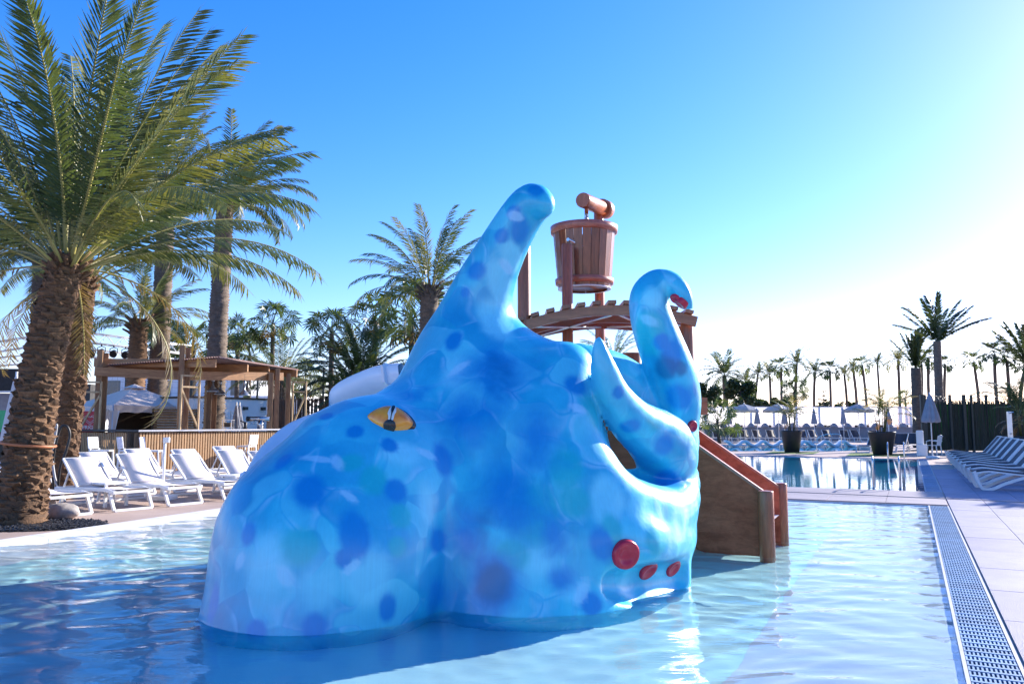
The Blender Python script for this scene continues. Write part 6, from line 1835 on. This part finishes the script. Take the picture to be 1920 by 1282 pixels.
MB().bar(Vector((a.x, a.y + .06, 1.25)) - RL, Vector((b.x, b.y + .06, 1.25)) - RL, .02, 2.3).build('green_shade_cloth', leaf('shade_cloth', (0.035, 0.12, 0.085), (0.06, 0.17, 0.12), 0.5), rf)
q = A(1896, 840, 27); sp_ = tag(empty('outdoor_shower', (q.x, q.y, 0)), 'slim pale shower column by the right edge', 'shower')
MB().box((0, 0, .92), (.13, .09, 1.84)).build('column', M['alu'], sp_, bevel=.01); MB().tube([(0, -.05, 1.78), (0, -.22, 1.82)], .02, 8).build('shower_head', M['steel'], sp_); MB().tube([(0, -.05, 1.1), (0, -.10, 1.1)], .025, 8).build('tap', M['steel'], sp_)

# ------------------------------------------------------------------ far wall, glass screen, planting, palms on the skyline
FY = 67.0
M['wall_stone'] = plain('garden_wall', (0.30, 0.28, 0.30), 0.9, var=0.12, scale=1.0, dirt=0.2)
fw = tag(empty('garden_wall', (20, FY, 0)), 'long grey garden wall with rounded cap tiles behind the far loungers', 'wall'); FWL = Vector(fw.location)
x0, x1 = A(1240, 800, FY).x, A(1735, 800, FY).x
MB().box((0, 0, .56), (x1 - x0, .3, 1.12)).build('wall', M['wall_stone'], fw, loc=((x0 + x1) / 2 - 20, 0, 0))
cm = MB().lathe([(0.0005, 0.36), (0.10, 0.34), (0.22, 0.24), (0.30, 0.10), (0.33, 0.0)], 14).mesh('cap_tile', M['wall_stone'])
k = int((x1 - x0) / 1.15)
for i in range(k):
    put('cap_tile', cm, fw, loc=(x0 - 20 + (i + .5) * 1.15, 0, 1.115))
def frosted():
    m = bpy.data.materials.new('frosted_glass'); m.use_nodes = True; nt = m.node_tree
    for q_ in list(nt.nodes): nt.nodes.remove(q_)
    o = N(nt, 'ShaderNodeOutputMaterial'); t = N(nt, 'ShaderNodeBsdfTranslucent'); t.inputs[0].default_value = (.92, .94, .97, 1); g = N(nt, 'ShaderNodeBsdfGlossy', Roughness=.2); tr = N(nt, 'ShaderNodeBsdfTransparent')
    m1 = N(nt, 'ShaderNodeMixShader'); m1.inputs[0].default_value = .12; nt.links.new(t.outputs[0], m1.inputs[1]); nt.links.new(g.outputs[0], m1.inputs[2])
    m2 = N(nt, 'ShaderNodeMixShader'); m2.inputs[0].default_value = .35; nt.links.new(m1.outputs[0], m2.inputs[1]); nt.links.new(tr.outputs[0], m2.inputs[2]); nt.links.new(m2.outputs[0], o.inputs['Surface'])
    return m
M['frosted'] = frosted()
gs = tag(empty('glass_screen', (20, FY + .5, 0)), 'pale glass wind screen standing above the garden wall', 'screen')
zs0, zs1 = 1.3, zat(1500, 763, FY)
npan = 12; pw = (x1 - x0 + 1.0) / npan
pm_ = MB().box((0, 0, 0), (pw - .06, .02, zs1 - zs0)).mesh('glass_panel', M['frosted'])
pp_ = MB().box((0, 0, 0), (.12, .12, zs1 + .05)).mesh('post', M['facade'])
for i in range(npan):
    put('glass_panel', pm_, gs, loc=(x0 - 20 + pw * (i + .5), 0, (zs0 + zs1) / 2))
    put('post', pp_, gs, loc=(x0 - 20 + pw * i, 0, (zs1 + .05) / 2))
MB().bar((x0 - 20, 0, zs1 + .03), (x1 - 19, 0, zs1 + .03), .1, .05).build('top_rail', M['white_plastic'], gs)
def leafy(name, c, s, label, cat, n, seed, mat, leaf_r=0.12, trunk=0.0, group=None):
    """bush or tree crown: leaf-sized faces through the volume, in clumps"""
    t = tag(empty(name, (c[0], c[1], 0)), label, cat, group); r_ = random.Random(seed); m = MB()
    cl_ = [(r_.uniform(-1, 1) * s[0], r_.uniform(-1, 1) * s[1], c[2] + r_.uniform(-.6, .6) * s[2], r_.uniform(.35, .7)) for _ in range(max(5, int(s[0] * 5)))]
    for i in range(n):
        x, y, z, q_ = r_.choice(cl_); k = s[2] * q_
        v = Vector((r_.gauss(0, 1), r_.gauss(0, 1), r_.gauss(0, 1))).normalized() * (r_.random() ** .4) * k
        p = Vector((x, y, z)) + v
        if p.z < 0.05: continue
        u = Vector((r_.gauss(0, 1), r_.gauss(0, 1), r_.gauss(0, 1))).normalized() * leaf_r; w_ = u.cross(Vector((r_.gauss(0, 1), r_.gauss(0, 1), r_.gauss(0, 1)))).normalized() * leaf_r * .5
        m.raw([p - u, p + w_, p + u, p - w_], [(0, 1, 2, 3)])
    m.build('crown' if trunk else 'foliage', mat, t)
    if trunk: MB().tube([(0, 0, 0), (.05, 0, c[2])], [trunk, trunk * .6], 8).build('trunk', M['bark_grey'], t)
    return t
M['bush'] = leaf('bush_leaf', (0.05, 0.085, 0.03), (0.13, 0.17, 0.06), 0.3)
def far(px, py, Y): p = A(px, py, Y); return (p.x, p.y, p.z)
leafy('clipped_hedge', far(1385, 757, 72), (2.9, .9, .8), 'dark clipped hedge above the glass screen on the left', 'hedge', 5000, 1, M['bush'])
leafy('clipped_hedge', far(1455, 756, 72), (1.3, .8, .55), 'short dark hedge right of the leafy tree', 'hedge', 2500, 2, M['bush'])
leafy('leafy_tree', far(1388, 733, 76), (1.7, 1.2, 1.1), 'bushy green tree behind the clipped hedge', 'tree', 4500, 3, M['bush'], .16, .14)
leafy('low_shrub', far(1425, 762, 74), (1.2, .7, .4), 'pale low shrub between the two hedges', 'shrub', 1600, 4, M['cycad'])
leafy('low_shrub', far(1570, 763, 120), (3.0, 1, .9), 'distant grey shrub under the palm row', 'shrub', 1500, 5, M['bush'], .2)
leafy('low_shrub', far(1330, 735, 60), (.9, .7, .9), 'leafy shrub tip beside the octopus arm', 'shrub', 1500, 6, M['cycad'], .14)
q = gp(1345, 58); planter_like = fan_palm(q, A(1345, 790, 58), .12, .10, 'low palm behind the left open parasol', nf=18, R_=1.1, seed=77, joined=True)
# small feather crowns for the skyline palms
SKY = {}
SKF = [frond_mesh('leaf', 2.0, [.7, 1.0, 1.4][i], 12, .85, .09, 330 + i, .15, M['fan_leaf'], pet=.5) for i in range(3)]
def sky_frond(i):
    if i not in SKY: SKY[i] = frond_mesh('frond', 2.0, [.8, 1.3, 1.8][i], 18, .42, .06, 300 + i, .2, M['frond'], stalk=True)
    return SKY[i]
def skyline_feather(px, py, Y, L, label, nf, seed, group, r=.16, tilt=(0.1, 1.7), fan=False):
    base = gp(px, Y); top = A(px, py, Y); t = tag(empty('coconut_palm', base), label, 'palm tree', group); rn_ = random.Random(seed)
    pts = [q_ - base for q_ in trunk_curve(base + Vector((rn_.uniform(-.5, .5), 0, 0)), top, rn_.uniform(-.35, .35), 6)]
    m = MB(); m.tube(pts, [r * 1.25] + [r] * (len(pts) - 2) + [r * .8], 8); m.build('trunk', M['bark_grey'], t)
    m = MB(); c = pts[-1]
    for i in range(nf):
        az = i * 2.4 + rn_.uniform(-.3, .3); ti = tilt[0] + (tilt[1] - tilt[0]) * (i + .5) / nf; me = (SKF[i % 3] if fan else sky_frond(min(2, int(3 * i / nf))))
        q_ = Quaternion((0, 0, 1), az) @ Quaternion((0, 1, 0), ti * .8); s = L / 2.0 * rn_.uniform(.8, 1.1)
        m.raw([c + (q_ @ v.co) * s for v in me.vertices], [tuple(p.vertices) for p in me.polygons])
    m.build('crown', M['fan_leaf'] if fan else M['frond'], t)
G1 = 'row of tall slim palms on the skyline'
skyline_feather(1358, 706, 82, 3.1, 'broad date palm at the left end of the skyline row', 34, 1, G1, .28, (.1, 2.0))
skyline_feather(1398, 718, 80, 2.0, 'ruffled palm next to the bushy green tree', 18, 2, G1, .30, (0, 1.9))
row_ = [(1421, 702, 1.5), (1443, 702, 1.9), (1465, 690, 1.6), (1494, 683, 2.1), (1528, 699, 1.7), (1556, 697, 1.8), (1583, 703, 1.4), (1599, 690, 1.4), (1617, 686, 1.5), (1645, 681, 1.4), (1684, 677, 1.9)]
nb2 = ['slim palm right of the ruffled one', 'slim palm with drooping crown, two from the ruffled one', 'slim palm above the closed parasol pair', 'tallest slim palm above the left planter', 'slim palm just right of the left planter', 'slim palm above the lone closed parasol', 'round headed slim palm, left of a close pair', 'slim palm in the close pair, left trunk', 'slim palm in the close pair, right trunk', 'slim palm just left of the second planter', 'forked looking palm above the second planter']
for i, ((px, py, L), lb) in enumerate(zip(row_, nb2)):
    Y = 96 + (i * 7) % 11
    if i % 3 == 2: skyline_feather(px, py, Y, L * 1.0, lb, 34, px, G1, .16, (0.1, 2.3), fan=True)
    else: skyline_feather(px, py, Y, L * 1.2, lb, 26 + (px % 7), px, G1, .14 + .01 * (px % 5), (0.1, 1.7 + .1 * (px % 5)))
fan_palm(gp(1490, 92), A(1490, 735, 92), .2, .2, 'short shaggy fan palm directly behind the left planter', nf=26, R_=1.2, seed=31, group=G1, joined=True)
fan_palm(gp(1697, 90), A(1697, 748, 90), .1, .1, 'tiny fan palm above the white cabinet', nf=16, R_=.7, seed=32, group=G1, joined=True)
for px, py, Y, r_, lb in ((1728, 683, 70, .85, 'fan palm between the two thick trunks, left'), (1741, 672, 70, .95, 'fan palm touching the thick palm trunk'), (1772, 684, 72, .95, 'fan palm just right of the thick palm trunk'), (1826, 680, 72, 1.05, 'fan palm standing alone above the reed fence'), (1865, 666, 62, 1.15, 'tall fan palm above the right end of the reed fence'), (1888, 674, 62, 1.0, 'fan palm behind the tall one at the right'), (1922, 688, 60, 1.0, 'fan palm cut by the right edge')):
    skyline_feather(px, py, Y, r_ * 1.25, lb, 30, px, 'fan palms beyond the reed fence', .13, (0.1, 2.2), fan=True)
# thick date palms by the reed fence
SW = [frond_mesh('frond', 2.4, [.25, .5, .8][i], 64, .34, .05, 400 + i, .5, M['cycad'], smat=M['cycad'], pet=.06) for i in range(3)]
def tied_palm(px, py, Y, r0, L, label, specs, seed):
    base = gp(px, Y); top = A(px, py, Y); t = tag(empty('date_palm', base), label, 'palm tree'); pts = [q_ - base for q_ in trunk_curve(base, top, 0)]
    ringed_trunk(pts, r0, r0 * .82, .12, .06, 14, seed).build('trunk', M['bark_grey'], t)
    for i, (az, ti, k) in enumerate(specs): put_frond(SW[i % 3], t, pts[-1], az, ti, L / 2.4 * k, 0)
rr = random.Random(9)
tied_palm(1757, 640, 46, .25, 2.7, 'tall date palm with sparse wind blown leaves at the right', [(math.pi, .75, .9), (math.pi, 1.0, 1.0), (math.pi, .45, 1.05), (2.6, .5, .9), (3.6, .25, 1), (1.5, .05, 1.15), (4.6, .1, 1.05), (0, .35, 1.05), (.3, .5, 1.05), (0, .7, 1.1), (-.3, .95, 1.15), (.6, .3, .95), (0, .85, .9), (-.6, .5, .9)], 5)
tied_palm(1717, 690, 48, .34, 2.5, 'date palm with tied upright leaves left of the tall one', [(rr.random() * 6.28, rr.uniform(.02, .28), rr.uniform(.7, 1.05)) for _ in range(16)] + [(math.pi, .5, .9), (0, .45, 1)], 6)
q = A(1925, 690, 40); tied_palm(1932, 690, 40, .28, 2.6, 'date palm leaning its leaves in from the right edge', [(math.pi, .35, 1.0), (math.pi, .55, 1.0), (3.0, .2, 1), (0, .4, 1), (1.5, .2, 1), (4, .3, 1), (3.3, .75, .9)], 7)
# street lamp and young pines
lp = tag(empty('street_lamp', gp(1331, 90)), 'thin pale street lamp beside the octopus arm', 'street lamp')
MB().tube([(0, 0, 0), (0, 0, zat(1331, 722, 90))], .05, 8).build('pole', M['facade'], lp); MB().bar((0, 0, zat(1331, 722, 90)), (-.9, 0, zat(1331, 721, 90)), .12, .08).build('lamp_head', M['facade'], lp)
for px, H, lb in ((1543, 5.6, 'young norfolk pine with open tiers among the slim palms'), (1534, 4.6, 'slighter norfolk pine next to the open tiered one'), (1612, 3.6, 'faint young pine behind the right open parasol')):
    norfolk(gp(px, 92), H, lb, px, 9, .22, 'young pines on the skyline')

# unseen trees added beyond the right edge to shade the walkway loungers
for i, (x, y, z) in enumerate(((23.5, 27.0, 5.2), (25.0, 31.5, 5.6), (27.5, 36.0, 5.4))):
    leafy('shade_tree', (x, y, z), (2.6, 2.2, 2.0), ['leafy shade tree nearest beyond the walkway loungers', 'middle leafy shade tree beyond the walkway loungers', 'farthest leafy shade tree beyond the walkway loungers'][i], 'tree', 9000, 40 + i, M['bush'], .22, .22, 'shade trees along the walkway')
